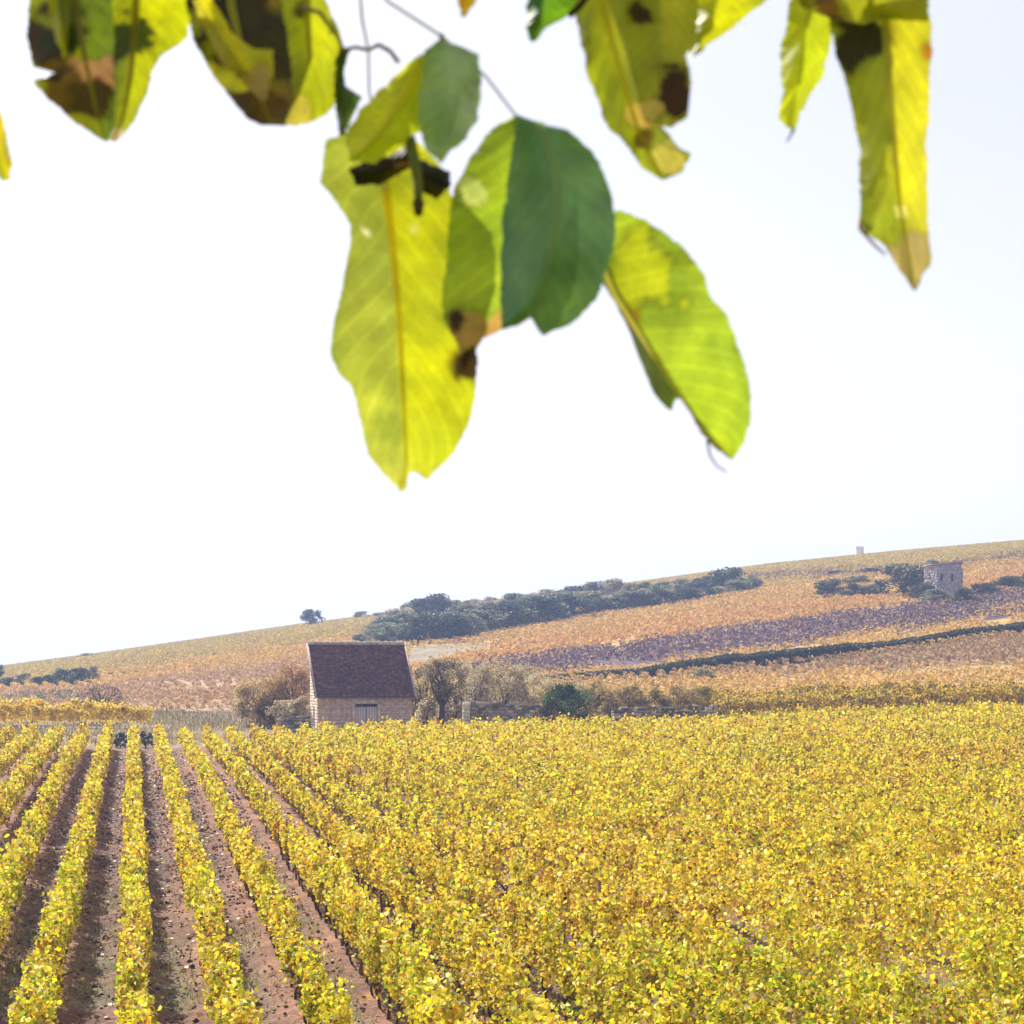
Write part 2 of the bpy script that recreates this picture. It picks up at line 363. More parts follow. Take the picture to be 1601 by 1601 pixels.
BARE_SPOTS = []
for bx, by in [(830, 1240), (842, 1350), (640, 1212), (740, 1390), (1160, 1330), (905, 1430), (1330, 1455), (1060, 1290), (1420, 1250), (1180, 1490), (720, 1460), (1490, 1380), (1400, 1560), (1240, 1210), (980, 1340), (1545, 1270)]:
    bd = (EYE - .5) / ((by - YH) / F + .0225); BARE_SPOTS.append((Gx(bx, bd), bd))
def vine_row(pts_fn, s0, s1, label, group, seed, dens=1.0, trunks=0, posts=True, hgt=1.0, colour=None, keepfn=None, post_phase=0., halfw=.17, tall=0., low=.34, gap=.35):
    """pts_fn(s) -> x, y of the row centre line; one thing with foliage, trunks and posts"""
    rs = np.random.default_rng(seed)
    xm, ym = pts_fn(np.array([s0])); base = Vector((float(xm[0]), float(ym[0]), float(H(xm[0], ym[0]))))
    # leaf density falls with distance (leaves a little larger there)
    L = s1 - s0; nl = int(L * 1380 * dens)
    s = rs.uniform(s0, s1, nl); x, y = pts_fn(s)
    dist = np.hypot(x, y)
    k = rs.random(nl) < np.clip(28 / dist, .27, 1.0) * (1 - gap + gap * np.cos(np.pi * s / .95 + seed) ** 2)
    s, x, y, dist = s[k], x[k], y[k], dist[k]
    if keepfn is not None:
        k = keepfn(x, y); s, x, y, dist = s[k], x[k], y[k], dist[k]
    if len(s) < 30: return None
    plant = np.floor(s / .95); pr = np.random.default_rng(seed + 99).random(4000)
    vig = pr[(plant.astype(int) * 7) % 4000]; lean = pr[(plant.astype(int) * 13 + 5) % 4000] - .5
    ok = (vig > .04) | (rs.random(len(s)) < .12)
    hmax = (hgt + tall * ss(50, 35, s)) * (.82 + .3 * vnoise(s, s * 0 + seed, .5, 81) + .26 * (vig - .5))
    u = rs.random(len(s)) ** .75; h = low + (hmax - low) * u
    shoot = rs.random(len(s)) < .035; h = np.where(shoot, hmax + rs.uniform(0, .22, len(s)), h)
    wid = halfw * (.65 + .7 * vnoise(s, s * 0 + seed * 3.3, .7, 82)) * (1.1 - .45 * np.abs(u - .55))
    off = rs.normal(0, 1, len(s)).clip(-1.7, 1.7) * wid * .75 + lean * .14
    fall = rs.random(len(s)) < .012; h = np.where(fall, rs.uniform(.15, .4, len(s)), h)
    x2, y2 = pts_fn(s + .01); tx, ty = (x2 - x) / .01, (y2 - y) / .01
    X = x + off * ty; Y = y - off * tx; Z = soil_z(X, Y) + h
    for gx_, gy_ in BARE_SPOTS:      # missing vines
        q1 = (X - gx_) * V2[0] + (Y - gy_) * V2[1]; q2 = (X - gx_) * U[0] + (Y - gy_) * U[1]
        ok &= ~((np.hypot(q1 / .7, q2 / 1.5) < 1) & (rs.random(len(X)) < .9))
    C = np.stack([X, Y, Z], 1)[ok]; d = dist[ok]; nn = len(C)
    size = rs.uniform(.036, .074, nn) * np.clip(.65 + d / 85, .95, 1.9)
    cols = vine_colors(C[:, 0], C[:, 1], nn, rs) if colour is None else colour(C, nn, rs)
    v, f, c = leaf_cloud(C - np.array(base), size, cols, droop=1.1, up=.12, rs=rs)
    t = thing('vine_row', label, 'vine row', base, 0, group)
    obj('foliage', mesh_np('vine_foliage', v, f, c), M_VINE, t)
    if posts:
        for sp in np.arange(math.ceil((s0 - post_phase) / 7.6) * 7.6 + post_phase, s1, 7.6):
            px_, py_ = pts_fn(np.array([sp]));
            if keepfn is not None and not keepfn(px_, py_)[0]: continue
            p = obj('post', POST, None, t); p.location = Vector((float(px_[0]), float(py_[0]), float(H(px_[0], py_[0])))) - base
            p.rotation_euler = (rs.normal(0, .03), rs.normal(0, .03), rs.uniform(0, 6)); p.scale = (1, 1, rs.uniform(.92, 1.08))
    for sp in np.arange(s0 + .5, s1, .95)[:trunks]:
        px_, py_ = pts_fn(np.array([sp]))
        if keepfn is not None and not keepfn(px_, py_)[0]: continue
        p = obj('trunk', TRUNK, None, t); p.location = Vector((float(px_[0]), float(py_[0]), float(soil_z(px_[0], py_[0])) - .02)) - base
        p.rotation_euler = (rs.normal(0, .12), rs.normal(0, .12), rs.uniform(0, 6)); p.scale = [rs.uniform(.85, 1.15)] * 3
    return t

def main_keep(x, y):
    px = 800.5 + F * x / y
    return (px < 2020) & (px > -420) & (y < field_end(px))
ORD = ['first', 'second', 'third', 'fourth', 'fifth', 'sixth', 'seventh', 'eighth']
for n in range(-13, 44):
    lat = LAT0 + n * SP
    def fn(s, lat=lat, n=n):
        s = np.asarray(s, float); wv = .05 * (vnoise(s, s * 0 + n * 5.1, 9., 91) - .5)
        return (lat + wv) * V2[0] + s * U[0], (lat + wv) * V2[1] + s * U[1]
    if n == 0: lb = 'yellow vine row that runs straight up the picture between strips of bare soil'
    elif -4 <= n < 0: lb = ORD[-n - 1] + ' yellow vine row to the left of the upright row, bare soil beside it'
    elif 0 < n <= 6: lb = ORD[n - 1] + ' yellow vine row to the right of the upright row, slanting over bare soil'
    elif n < -4: lb = 'yellow vine row merging with others beyond the bare alleys at the left edge'
    else: lb = 'golden vine row merged into the dense unbroken vines filling the right of the field'
    vine_row(fn, 19.0, 118, lb, 'vine rows of the yellow field', 100 + n, dens=.85 if n > 6 else 1.1, trunks=(32 if -5 <= n <= 6 else 0), keepfn=main_keep, post_phase=(n * 2.3) % 5.7, halfw=.135 if n < 2 else .112 if n < 8 else .15, hgt=.93 if n < 2 or n > 7 else .82, tall=.34 if n > 2 else .08, low=.42 if n < 8 else .32, gap=.85)

def olive_col(C, n, rs):
    k = rs.choice(6, n, p=[.3, .22, .14, .08, .18, .08]); pal = np.array([lin(228, 196, 56), lin(204, 172, 56), lin(150, 150, 50), lin(190, 140, 56), lin(100, 84, 48), lin(236, 208, 96)])
    return np.clip(pal[k] * rs.uniform(.7, 1.2, (n, 1)), .005, .9)
def gold_col(C, n, rs):
    k = rs.choice(5, n, p=[.45, .3, .1, .08, .07]); pal = np.array([lin(252, 222, 84), lin(246, 208, 78), lin(226, 214, 80), lin(236, 206, 90), lin(150, 120, 70)])
    return np.clip(pal[k] * rs.uniform(.7, 1.2, (n, 1)), .005, .9)
for i, dd in enumerate([118.0, 121.2, 124.4, 127.6, 132.0]):
    def fn(s, dd=dd): s = np.asarray(s, float); return s, dd + .012 * s
    x0 = Gx([1118, 1075, 1020, 985, 960][i], dd)
    lb = ['front crosswise vine row, olive and yellow, along the far right edge of the yellow field'] + ['olive crosswise vine row showing behind the front one at the right field edge'] * 4
    vine_row(fn, x0, Gx(2040, dd), lb[i], 'crosswise vine rows at the right', 400 + i, dens=1.6, posts=(i == 0), hgt=1.3, colour=olive_col, halfw=.2, post_phase=1.)
for i, dd in enumerate([118.0, 121.6]):
    def fn(s, dd=dd): s = np.asarray(s, float); return s, dd + .0 * s
    vine_row(fn, Gx(-430, dd), Gx([238, 190][i], dd), ['front crosswise golden vine row beyond the left field edge, dark soil under it', 'rear crosswise golden vine row just behind the front one at the left'][i], 'crosswise vine rows at the left', 420 + i, dens=2.0, hgt=1.22, colour=gold_col, halfw=.11)

# ------------------------------------------------------------------ soil details
def alley_points(n, ymin, ymax, rs, nmin=-6, nmax=7):
    s = np.sqrt(rs.uniform(ymin ** 2, ymax ** 2, n)); k = rs.integers(nmin, nmax, n)
    lat = LAT0 + (k + .5 + rs.uniform(-.38, .38, n)) * SP
    x = lat * V2[0] + s * U[0]; y = lat * V2[1] + s * U[1]; px = 800.5 + F * x / y
    m = (px > -150) & (px < 1000); return x[m], y[m], s[m], rs
rs = np.random.default_rng(5)
x, y, s, _ = alley_points(16000, 21, 80, rs)
n = len(x); rad = rs.uniform(.012, .04, n) * (1 + rs.random(n) ** 6 * 1.2)
octa = np.array([(1, 0, 0), (-1, 0, 0), (0, 1, 0), (0, -1, 0), (0, 0, .8), (0, 0, -.6)], float)
V = octa[None] * (rad[:, None, None] * rs.uniform(.6, 1.3, (n, 6, 1))); ang = rs.uniform(0, 6.28, n)
Vx = V[..., 0] * np.cos(ang)[:, None] - V[..., 1] * np.sin(ang)[:, None]; Vy = V[..., 0] * np.sin(ang)[:, None] + V[..., 1] * np.cos(ang)[:, None]
V = np.stack([Vx + x[:, None], Vy + y[:, None], V[..., 2] + (soil_z(x, y) + rad * .3)[:, None]], -1)
tri = np.array([(0,2,4),(2,1,4),(1,3,4),(3,0,4),(2,0,5),(1,2,5),(3,1,5),(0,3,5)])
f = (np.arange(n)[:, None, None] * 6 + tri[None]).reshape(-1, 3)
pal = np.array([lin(132, 100, 84), lin(90, 74, 68), lin(196, 180, 162), lin(148, 116, 96)])
cl = pal[rs.choice(4, n, p=[.42, .36, .03, .19])] * rs.uniform(.7, 1.2, (n, 1))
stuff('soil_clods', mesh_np('soil_clods', V.reshape(-1, 3), f, np.repeat(cl, 6, 0)), M_SOIL, 'loose reddish clods and stones on the bare soil between vine rows', 'soil clods')
x, y, s, _ = alley_points(9000, 21, 95, rs); n = len(x)
pal = np.array([lin(206, 170, 90), lin(150, 98, 60), lin(226, 196, 120), lin(120, 80, 56)])
v, f, c = leaf_cloud(np.stack([x, y, soil_z(x, y) + .025], 1), rs.uniform(.05, .1, n), pal[rs.choice(4, n, p=[.22, .4, .12, .26])] * rs.uniform(.7, 1.15, (n, 1)), up=1.5, rs=rs)
stuff('fallen_leaves', mesh_np('fallen_leaves', v, f, c), M_LITTER, 'fallen brown and yellow leaves scattered on the soil alleys', 'leaf litter')
x, y, s, _ = alley_points(26000, 20, 52, rs)
k = (fbm(x, y, 1.6, 21) * 2.2 - .55 > rs.random(len(x)) * .9) & (rs.random(len(x)) < ss(52, 30, s)); x, y = x[k], y[k]; n = len(x)
hh = rs.uniform(.04, .13, n); dx = rs.normal(0, .05, n); dy = rs.normal(0, .05, n); wv = rs.uniform(.006, .014, n); z = soil_z(x, y) - .01
V = np.stack([np.stack([x - wv, y, z], 1), np.stack([x + wv, y, z], 1), np.stack([x + dx + wv * .3, y + dy, z + hh], 1), np.stack([x + dx - wv * .3, y + dy, z + hh], 1)], 1)
pal = np.array([lin(136, 128, 74), lin(168, 152, 104), lin(112, 120, 62)])
cl = pal[rs.choice(3, n)] * rs.uniform(.7, 1.2, (n, 1))
stuff('dry_weeds', mesh_np('dry_weeds', V.reshape(-1, 3), np.arange(4 * n).reshape(n, 4), np.repeat(cl, 4, 0)), M_TREE, 'short dry weeds growing in the alleys between the nearest vine rows', 'weeds')

# ------------------------------------------------------------------ trees and bushes
def plant_meshes(w, h, nclump, nleaf, pal, seed, leaf=.18, trunk_h=.25, trunk_r=.05, bark=(86, 68, 54), fill=.75, clump=.22, flat_base=True, twigs=0, bark_top=None):
    """crown and trunk meshes, base at the origin; crown w wide and h high"""
    rs = np.random.default_rng(seed); pal = np.array([lin(*p) for p in pal])
    th = rs.uniform(0, 2 * np.pi, nclump); rr = np.sqrt(rs.random(nclump)) * .5
    zt = rs.random(nclump) ** .8
    prof = np.sqrt(np.clip(1 - (np.abs(zt - .42) / .62) ** 2.2, .05, 1))
    cx, cy = np.cos(th) * rr * w * prof, np.sin(th) * rr * w * prof
    cz = trunk_h * h + zt * h * (1 - trunk_h) * .92 + .04 * h
    cr = clump * w * rs.uniform(.5, 1.25, nclump) * .5
    k = rs.integers(0, nclump, nleaf); g = rs.normal(size=(nleaf, 3)); g /= np.linalg.norm(g, axis=1)[:, None]
    g *= (rs.random(nleaf) ** .45)[:, None]
    C = np.stack([cx, cy, cz], 1)[k] + g * cr[k][:, None] * np.array([1, 1, .85])
    C[:, 2] = np.clip(C[:, 2], .03, h * 1.06)
    tone = rs.integers(0, len(pal), nclump)[k]; swap = rs.random(nleaf) < .3
    tone = np.where(swap, rs.integers(0, len(pal), nleaf), tone)
    cols = pal[tone] * rs.uniform(.7, 1.25, (nleaf, 1)) * rs.uniform(.85, 1.15, nclump)[k][:, None]
    v, f, c = leaf_cloud(C, rs.uniform(.7, 1.3, nleaf) * leaf, np.clip(cols, .004, .9), up=.3, rs=rs)
    crown = mesh_np('crown', v, f, c); crown.materials.append(M_TREE)
    mb = MB(); bc = lin(*bark); top = np.array([0, 0, (trunk_h + .35 * (1 - trunk_h)) * h])
    bend = rs.normal(0, .03 * h, 2)
    mb.tube([(0, 0, -.15), (bend[0] * .4, bend[1] * .4, top[2] * .35), (bend[0], bend[1], top[2] * .7), (bend[0] * .8, bend[1], top[2])], np.array([1.25, 1, .8, .45]) * trunk_r * h, 7, bc)
    for i in rs.choice(nclump, min(nclump, 7 + twigs), replace=False):
        e = np.array([cx[i], cy[i], cz[i]]); st = np.array([bend[0] * .7, bend[1] * .8, top[2] * rs.uniform(.4, .95)])
        md = .5 * (st + e) + np.array([0, 0, .06 * h]) + rs.normal(0, .03 * h, 3)
        mb.tube([st, md, e], np.array([.42, .28, .1]) * trunk_r * h, 5, bc)
    tm = mb.mesh('trunk', True); tm.materials.append(M_BARK)
    return crown, tm

def put_plant(kind, label, cat, meshes, loc, rz=0., sc=1.0, group=None):
    t = thing(kind, label, cat, loc, rz, group)
    t.scale = (sc if np.isscalar(sc) else sc[0], sc if np.isscalar(sc) else sc[0], sc if np.isscalar(sc) else sc[1])
    obj('crown', meshes[0], None, t); obj('trunk', meshes[1], None, t); return t

DKG_HAZED = [(70, 90, 72), (60, 78, 66), (84, 102, 78), (54, 70, 62)]  # greens shifted to blue: distance haze put into the colour
MIDG = [(116, 128, 96), (132, 138, 106), (98, 114, 88), (146, 142, 112)]
PALE = [(172, 164, 130), (152, 146, 118), (190, 176, 144), (134, 130, 108)]
VAR = {k: [plant_meshes(1.0, 1.0, 34, 2600, p, sd + i, leaf=.05, trunk_h=.04, clump=.4) for i in range(3)] for k, p, sd in (('dark', DKG_HAZED, 500), ('mid', MIDG, 520), ('pale', PALE, 540))}
def hill_tree(px, Yb, wpx, hpx, kind, label, group, i, name='hill_tree', d=None):
    d = d or solve_d(px, Yb); loc = ground(px, d); sc = F / d
    t = put_plant(name, label, 'tree' if hpx > 24 else 'bush', VAR[kind][i % 3], loc - Vector((0, 0, .05)), i * 1.7, (wpx / sc, hpx / sc), group)
    return t

# the band of scrub wood below the ridge: each crown its own tree
KL = {'dark': 'dark green scrub tree with painted blue haze in the wooded band on the slope', 'mid': 'mid green bushy tree in the wooded band on the slope', 'pale': 'pale grey-green thin bush in the wooded band on the slope'}
wood = []
bot = [(545, 1006), (620, 1008), (700, 1004), (760, 990), (840, 978), (920, 962), (1000, 955), (1100, 938), (1160, 928), (1222, 916)]
top = [(545, 995), (600, 962), (640, 944), (700, 932), (760, 930), (840, 922), (900, 915), (950, 908), (1020, 908), (1100, 902), (1160, 893), (1222, 908)]
rs = np.random.default_rng(77)
for row, fr in enumerate([.98, .62, .3]):
    for px in np.arange(560 + row * 12, 1215, 21):
        px = px + rs.uniform(-7, 7); yb = float(interp(bot, px)); yt = float(interp(top, px))
        if yb - yt < 14: continue
        base = yb - (yb - yt) * (1 - fr) * .72
        if row > 0 and yb - yt < 26: continue
        hp = min(46, max(15, (base - yt) * rs.uniform(.45, .8))) if row < 2 else max(12, base - yt) * rs.uniform(.75, 1.1)
        kd = rs.choice(['dark', 'mid', 'pale'], p=[.62, .28, .1] if row == 0 else [.3, .42, .28])
        wood.append((px, base, hp * rs.uniform(1.4, 2.2), hp, str(kd)))
for i, (px, yb, wp, hp, kd) in enumerate(wood):
    hill_tree(px, yb, wp, hp, kd, KL[kd], 'trees of the wooded band on the hill', i)
hill_tree(712, 1001, 62, 40, 'dark', 'broad dark tree bulging at the lower edge of the wooded band', 'trees of the wooded band on the hill', 1)
hill_tree(1142, 925, 64, 36, 'dark', 'dark rounded tree ending the wooded band at its upper right', 'trees of the wooded band on the hill', 0)
hill_tree(487, 981, 34, 27, 'dark', 'lone dark tree standing on the skyline above the hut', None, 2)
hill_tree(565, 970, 26, 14, 'mid', 'small bush on the skyline right of the lone tree', None, 1)
hill_tree(592, 968, 22, 11, 'pale', 'pale low bush on the skyline nearest the wooded band', None, 0)
hill_tree(137, 1030, 26, 9, 'pale', 'faint pale bush on the skyline at the far left', None, 1)
hill_tree(-2, 1062, 30, 22, 'dark', 'dark tree cut by the left edge of the picture', None, 0)
for i, (px, yb, wp, hp, kd) in enumerate([(14, 1075, 34, 16, 'dark'), (38, 1073, 30, 20, 'mid'), (62, 1074, 26, 16, 'dark'), (78, 1073, 30, 18, 'dark'), (100, 1073, 36, 26, 'dark'), (126, 1072, 36, 27, 'dark'), (146, 1068, 18, 28, 'pale'), (92, 1071, 18, 27, 'pale')]):
    hill_tree(px, yb, wp, hp, kd, {'dark': 'dark hazy tree in the clump low on the slope at the left edge', 'mid': 'greener bush among the dark trees at the left edge', 'pale': 'thin pale tree sticking up from the clump at the left edge'}[kd], 'trees in the left clump', i)
for i in range(5):
    hill_tree(160 + i * 16, 1060 - i * 1.5, 22, 7, 'dark', 'low dark shrub in the line trailing right from the left clump', 'low shrubs trailing right', i)
for i, (px, yb, wp, hp, kd, lb) in enumerate([
    (1300, 934, 50, 28, 'dark', 'dark pointed bush at the left end of the clump by the ruined hut'),
    (1335, 935, 44, 22, 'dark', 'low dark bush between the pointed bush and the big round tree'),
    (1362, 934, 40, 20, 'mid', 'mid green bush just left of the big round tree'),
    (1340, 916, 46, 16, 'mid', 'light green bush above the dark ones left of the big round tree'),
    (1310, 900, 44, 8, 'dark', 'thin dark bush in the line above the clump'),
    (1364, 899, 30, 11, 'dark', 'dark bush in the line above the clump, next to the big tree'),
    (1413, 932, 78, 48, 'dark', 'big round dark tree left of the ruined hut'),
    (1446, 938, 46, 26, 'dark', 'lower dark bush between big round tree and ruined hut'),
    (1460, 942, 54, 20, 'mid', 'green bush in front of the ruined hut'),
    (1458, 890, 24, 16, 'pale', 'pale small tree above the left corner of the ruined hut'),
    (1508, 944, 40, 24, 'dark', 'dark bush with haze-blue tint against the front of the ruined hut'),
    (1538, 932, 46, 20, 'dark', 'low dark bush right of the ruined hut'),
    (1578, 921, 56, 20, 'dark', 'dark long bush at the right edge of the picture'),
    (1620, 916, 60, 20, 'dark', 'dark bush continuing past the right edge of the picture'),
    (1101, 1066, 30, 20, 'mid', 'small teal green bush alone below the long dark hedge')]):
    hill_tree(px, yb, wp, hp, kd, lb, None, i)

# long dark hedge running up the slope
hb = [(840, 1066), (900, 1064), (1009, 1059), (1119, 1048), (1272, 1034), (1382, 1020), (1513, 1000), (1601, 989), (1720, 974)]
ht = [(840, 1062), (900, 1056), (1009, 1048), (1119, 1030), (1272, 1014), (1382, 1007), (1513, 987), (1601, 977), (1720, 962)]
rs = np.random.default_rng(8); pp = rs.uniform(845, 1720, 26000); C = []; ds = {}
pg = np.arange(840, 1725, 5.0); dg = np.array([solve_d(p, float(interp(hb, p))) for p in pg])
dd = np.interp(pp, pg, dg) + rs.uniform(0, 2.2, len(pp)); hx = Gx(pp, dd)
hh = (interp(hb, pp) - interp(ht, pp)) * dd / F * (.92 + .16 * vnoise(pp, pp * 0, 30, 3)) * (rs.random(len(pp)) ** .7)
C = np.stack([hx, dd, H(hx, dd) + hh + .03], 1)
pal = np.array([lin(*p) for p in [(62, 72, 52), (50, 58, 46), (76, 80, 60)]])
b0 = ground(1200, float(np.interp(1200, pg, dg)))
v, f, c = leaf_cloud(C - np.array(b0), rs.uniform(.12, .26, len(pp)), pal[rs.integers(0, 3, len(pp))] * rs.uniform(.7, 1.2, (len(pp), 1)), rs=rs)
t = thing('hedge', 'long low dark hedge running up across the striped slope on the right', 'hedge', b0)
obj('foliage', mesh_np('hedge_foliage', v, f, c), M_TREE, t)
mb = MB()
for p in np.arange(850, 1720, 9):
    d_ = float(np.interp(p, pg, dg)) + 1.; q = np.array(ground(p, d_)) - np.array(b0)
    mb.tube([q - (0, 0, .1), q + (.03, 0, .25), q + (.0, .03, .5)], [.05, .04, .02], 5, lin(70, 58, 48))
o = obj('stems', mb.mesh('hedge_stems'), M_BARK, t); o['kind'] = 'stuff'

# plants near the hut
def near_plant(name, label, cat, px, Yb, wpx, hpx, d, pal, seed, nclump=30, nleaf=5000, leaf=.075, th=.03, **kw):
    loc = ground(px, d); s = F / d
    zb = EYE + (YH - Yb) * d / F; h = hpx / s + (zb - loc.z) if Yb else hpx / s
    ms = plant_meshes(wpx / s, max(.3, h), int(nclump * 1.5), int(nleaf * 1.5), pal, seed, leaf=leaf, trunk_h=th, clump=kw.pop('clump', .34), **kw)
    return put_plant(name, label, cat, ms, loc, 0, 1.0)
OLV = [(182, 158, 98), (158, 138, 90), (200, 172, 108), (136, 116, 82)]
DRY = [(200, 182, 140), (180, 162, 122), (212, 198, 160), (154, 136, 104)]
RUST = [(168, 128, 76), (178, 140, 82), (146, 110, 70), (182, 150, 90)]
near_plant('rust_bush', 'rust orange bush touching the left wall of the hut', 'bush', 456, 1130, 84, 88, 120, RUST, 601, 44, 4200)
near_plant('olive_bush', 'olive brown bush at the left end of the rust bush', 'bush', 405, 1128, 84, 64, 121, OLV, 602, 40, 3600)
near_plant('brown_bush', 'dark brown low bush between the olive and rust bushes', 'bush', 425, 1130, 60, 44, 118, [(110, 86, 60), (92, 72, 54), (130, 104, 66)], 603, 26, 2000)
near_plant('dry_bush', 'pale dry bush in front of the rust bush left of the hut', 'bush', 452, 1132, 66, 34, 116, DRY, 604, 30, 3000)
near_plant('dry_bush', 'pale dry bush low against the hut wall, at its left', 'bush', 474, 1132, 40, 44, 115.5, DRY, 605, 20, 1600)
near_plant('bare_shrub', 'nearly bare dark shrub behind the left crosswise vines', 'bush', 160, 1108, 74, 36, 131, [(112, 92, 82), (94, 78, 70), (136, 112, 92)], 606, 36, 1200, twigs=26)
near_plant('small_tree', 'small thin-leaved dark trunked tree right of the hut', 'tree', 690, 1128, 78, 94, 117, [(132, 120, 78), (108, 98, 66), (160, 144, 96), (88, 78, 54)], 607, 46, 3000, th=.34, trunk_r=.045, bark=(58, 48, 42), twigs=20)
near_plant('thin_shrub', 'thin yellowish shrub between hut and small tree', 'bush', 662, 1100, 30, 66, 121, [(172, 160, 118), (146, 134, 96)], 608, 18, 700, twigs=8)
near_plant('dry_bush', 'pale dry scrub between the small tree and the stone wall', 'bush', 712, 1128, 40, 44, 118.5, DRY, 609, 20, 1600)
near_plant('dry_bush', 'pale dry scrub left of the small tree trunk', 'bush', 668, 1128, 40, 34, 118.5, DRY, 610, 20, 1500)
near_plant('rust_bush', 'low orange brown bush below the tall rust bush', 'bush', 432, 1128, 70, 60, 119.4, RUST, 611, 34, 2800)
for i, (px, yb, wp, hp, d) in enumerate([(645, 1126, 40, 56, 123), (735, 1120, 60, 60, 126), (690, 1120, 70, 50, 124)]):
    near_plant('dry_bush', ['pale dry scrub peeping out right behind the hut', 'pale dry scrub above the sunlit pier of the stone wall', 'pale dry scrub directly behind the small tree'][i], 'bush', px, yb, wp, hp, d, DRY, 612 + i, 30, 2600)
for i, (px, wp, hp) in enumerate([(752, 84, 82), (792, 84, 80), (832, 84, 68), (862, 60, 54)]):
    near_plant('dry_bush', ['pale dry scrub behind the left end of the dark stone wall', 'pale dry scrub highest behind the middle of the stone wall', 'pale dry scrub behind the stone wall, next to the green bush', 'lowest pale scrub just behind the green bush'][i], 'bush', px, 1122, wp, hp, 124 + i, DRY, 620 + i, 36, 3000)
for i, (px, wp, hp, d, pal) in enumerate([(722, 70, 84, 128, DRY), (772, 80, 86, 129, OLV), (815, 80, 80, 130, DRY), (930, 60, 54, 121, OLV), (905, 70, 50, 127, DRY)]):
    near_plant('dry_bush', ['tall pale scrub in the back rank right of the small tree', 'olive brown scrub in the back rank above the stone wall', 'pale tan scrub at the back, above the right half of the stone wall', 'olive brown scrub filling the gap right of the green bush', 'pale scrub peeping over the green bush'][i], 'bush', px, 1120, wp, hp, d, pal, 680 + i, 36, 3200)
near_plant('green_bush', 'dark green leafy bush at the right end of the stone wall', 'bush', 888, 1122, 78, 50, 112.5, [(62, 92, 42), (48, 76, 38), (88, 122, 54), (36, 58, 32)], 630, 40, 5000)
for i, (px, wp, hp, pal) in enumerate([(950, 56, 46, OLV), (985, 60, 50, OLV), (1020, 60, 44, [(150, 132, 66), (126, 112, 60), (170, 150, 70)]), (1062, 66, 48, OLV), (1105, 62, 46, [(150, 132, 60), (120, 116, 54), (176, 152, 66)])]):
    near_plant('brown_bush', ['brown bush just right of the green bush', 'brown bush behind the left end of the low rubble wall', 'olive bush behind the middle of the low rubble wall', 'tan bush behind the right half of the low rubble wall', 'yellow-olive bush where the rubble wall meets the crosswise vines'][i], 'bush', px, 1122, wp, hp, 119 + i * .6, pal, 640 + i, 30, 2600)

for px, lb in ((188, 'low dark leafy clump at the far end of the alley left of the upright row'), (228, 'low dark leafy clump at the far end of the alley right of the upright row')):
    near_plant('dark_clump', lb, 'weeds', px, 1166, 46, 20, 99, [(66, 80, 66), (54, 68, 58), (84, 92, 68), (120, 112, 84)], 660 + px, 24, 700, leaf=.09, clump=.14)  # low dark leaf clumps closing the alley ends
rs = np.random.default_rng(91); n = 30000
yy = rs.uniform(100, 141, n); pxs = rs.uniform(-180, 1140, n); xx = Gx(pxs, yy); k = (yy > field_end(pxs) + 1.5) & (fbm(xx, yy, 4., 95) > .36); xx, yy = xx[k], yy[k]; n = len(xx)
hh = rs.uniform(.06, .32, n) * (.4 + 1.2 * fbm(xx, yy, 3., 96)); dx = rs.normal(0, .07, n); dy = rs.normal(0, .07, n); wv = rs.uniform(.015, .04, n); z = H(xx, yy) - .02
V = np.stack([np.stack([xx - wv, yy, z], 1), np.stack([xx + wv, yy, z], 1), np.stack([xx + dx + wv * .3, yy + dy, z + hh], 1), np.stack([xx + dx - wv * .3, yy + dy, z + hh], 1)], 1)
pal = np.array([lin(156, 140, 108), lin(132, 122, 88), lin(108, 98, 80), lin(176, 154, 126)]); cl = pal[np.clip((fbm(xx, yy, 6., 97) * 5 - .8 + rs.normal(0, .6, n)).astype(int), 0, 3)] * rs.uniform(.7, 1.2, (n, 1))
stuff('verge_grass', mesh_np('verge_grass', V.reshape(-1, 3), np.arange(4 * n).reshape(n, 4), np.repeat(cl, 4, 0)), M_TREE, 'dry grass on the verge between the yellow field and the hill', 'grass')

# ------------------------------------------------------------------ dry stone walls
def stone_wall(name, label, pa, pb, thick, h0, h1, seed, base, cols=((150, 138, 124), (122, 112, 104), (172, 160, 142), (104, 96, 92)), rough_top=.2):
    rs = np.random.default_rng(seed); pa = np.array(pa, float); pb = np.array(pb, float); L = np.linalg.norm(pb - pa)
    ux = (pb - pa) / L; rz = math.atan2(ux[1], ux[0]); mb = MB(); zc = -.15; pal = np.array([lin(*c) for c in cols])
    core = MB()
    while True:
        hr = rs.uniform(.12, .2); s = 0.
        if zc > max(h0, h1): break
        while s < L:
            ln = min(rs.uniform(.18, .45), L - s)
            hm = h0 + (h1 - h0) * (s + ln / 2) / L + rs.uniform(-rough_top, rough_top) * .5
            if zc + hr * .5 < hm and ln > .03:
                for side in (-1, 1):
                    y0 = side * thick / 2
                    o_ = rs.uniform(-.03, .03)
                    lo = (s + .006, min(0, y0) + (o_ if side < 0 else .002), zc + .005); hi = (s + ln - .006, max(0, y0) + (o_ if side > 0 else -.002), zc + hr - .005)
                    mb.box(lo, hi, pal[rs.integers(0, len(pal))] * rs.uniform(.75, 1.2), .016)
            s += ln
        zc += hr
    t = thing(name, label, 'wall', (pa[0], pa[1], base), rz)
    obj('stonework', mb.mesh('stonework'), M_STONE, t)
    return t
DW = 112.0
a_, b_ = ground(735, DW), ground(882, DW + .4)
t = stone_wall('stone_wall', 'shaded dark dry stone wall to the right of the hut and small tree', (a_.x, a_.y), (b_.x, b_.y), .5, 1.62, 1.45, 31, a_.z)
mb = MB(); rs = np.random.default_rng(3)
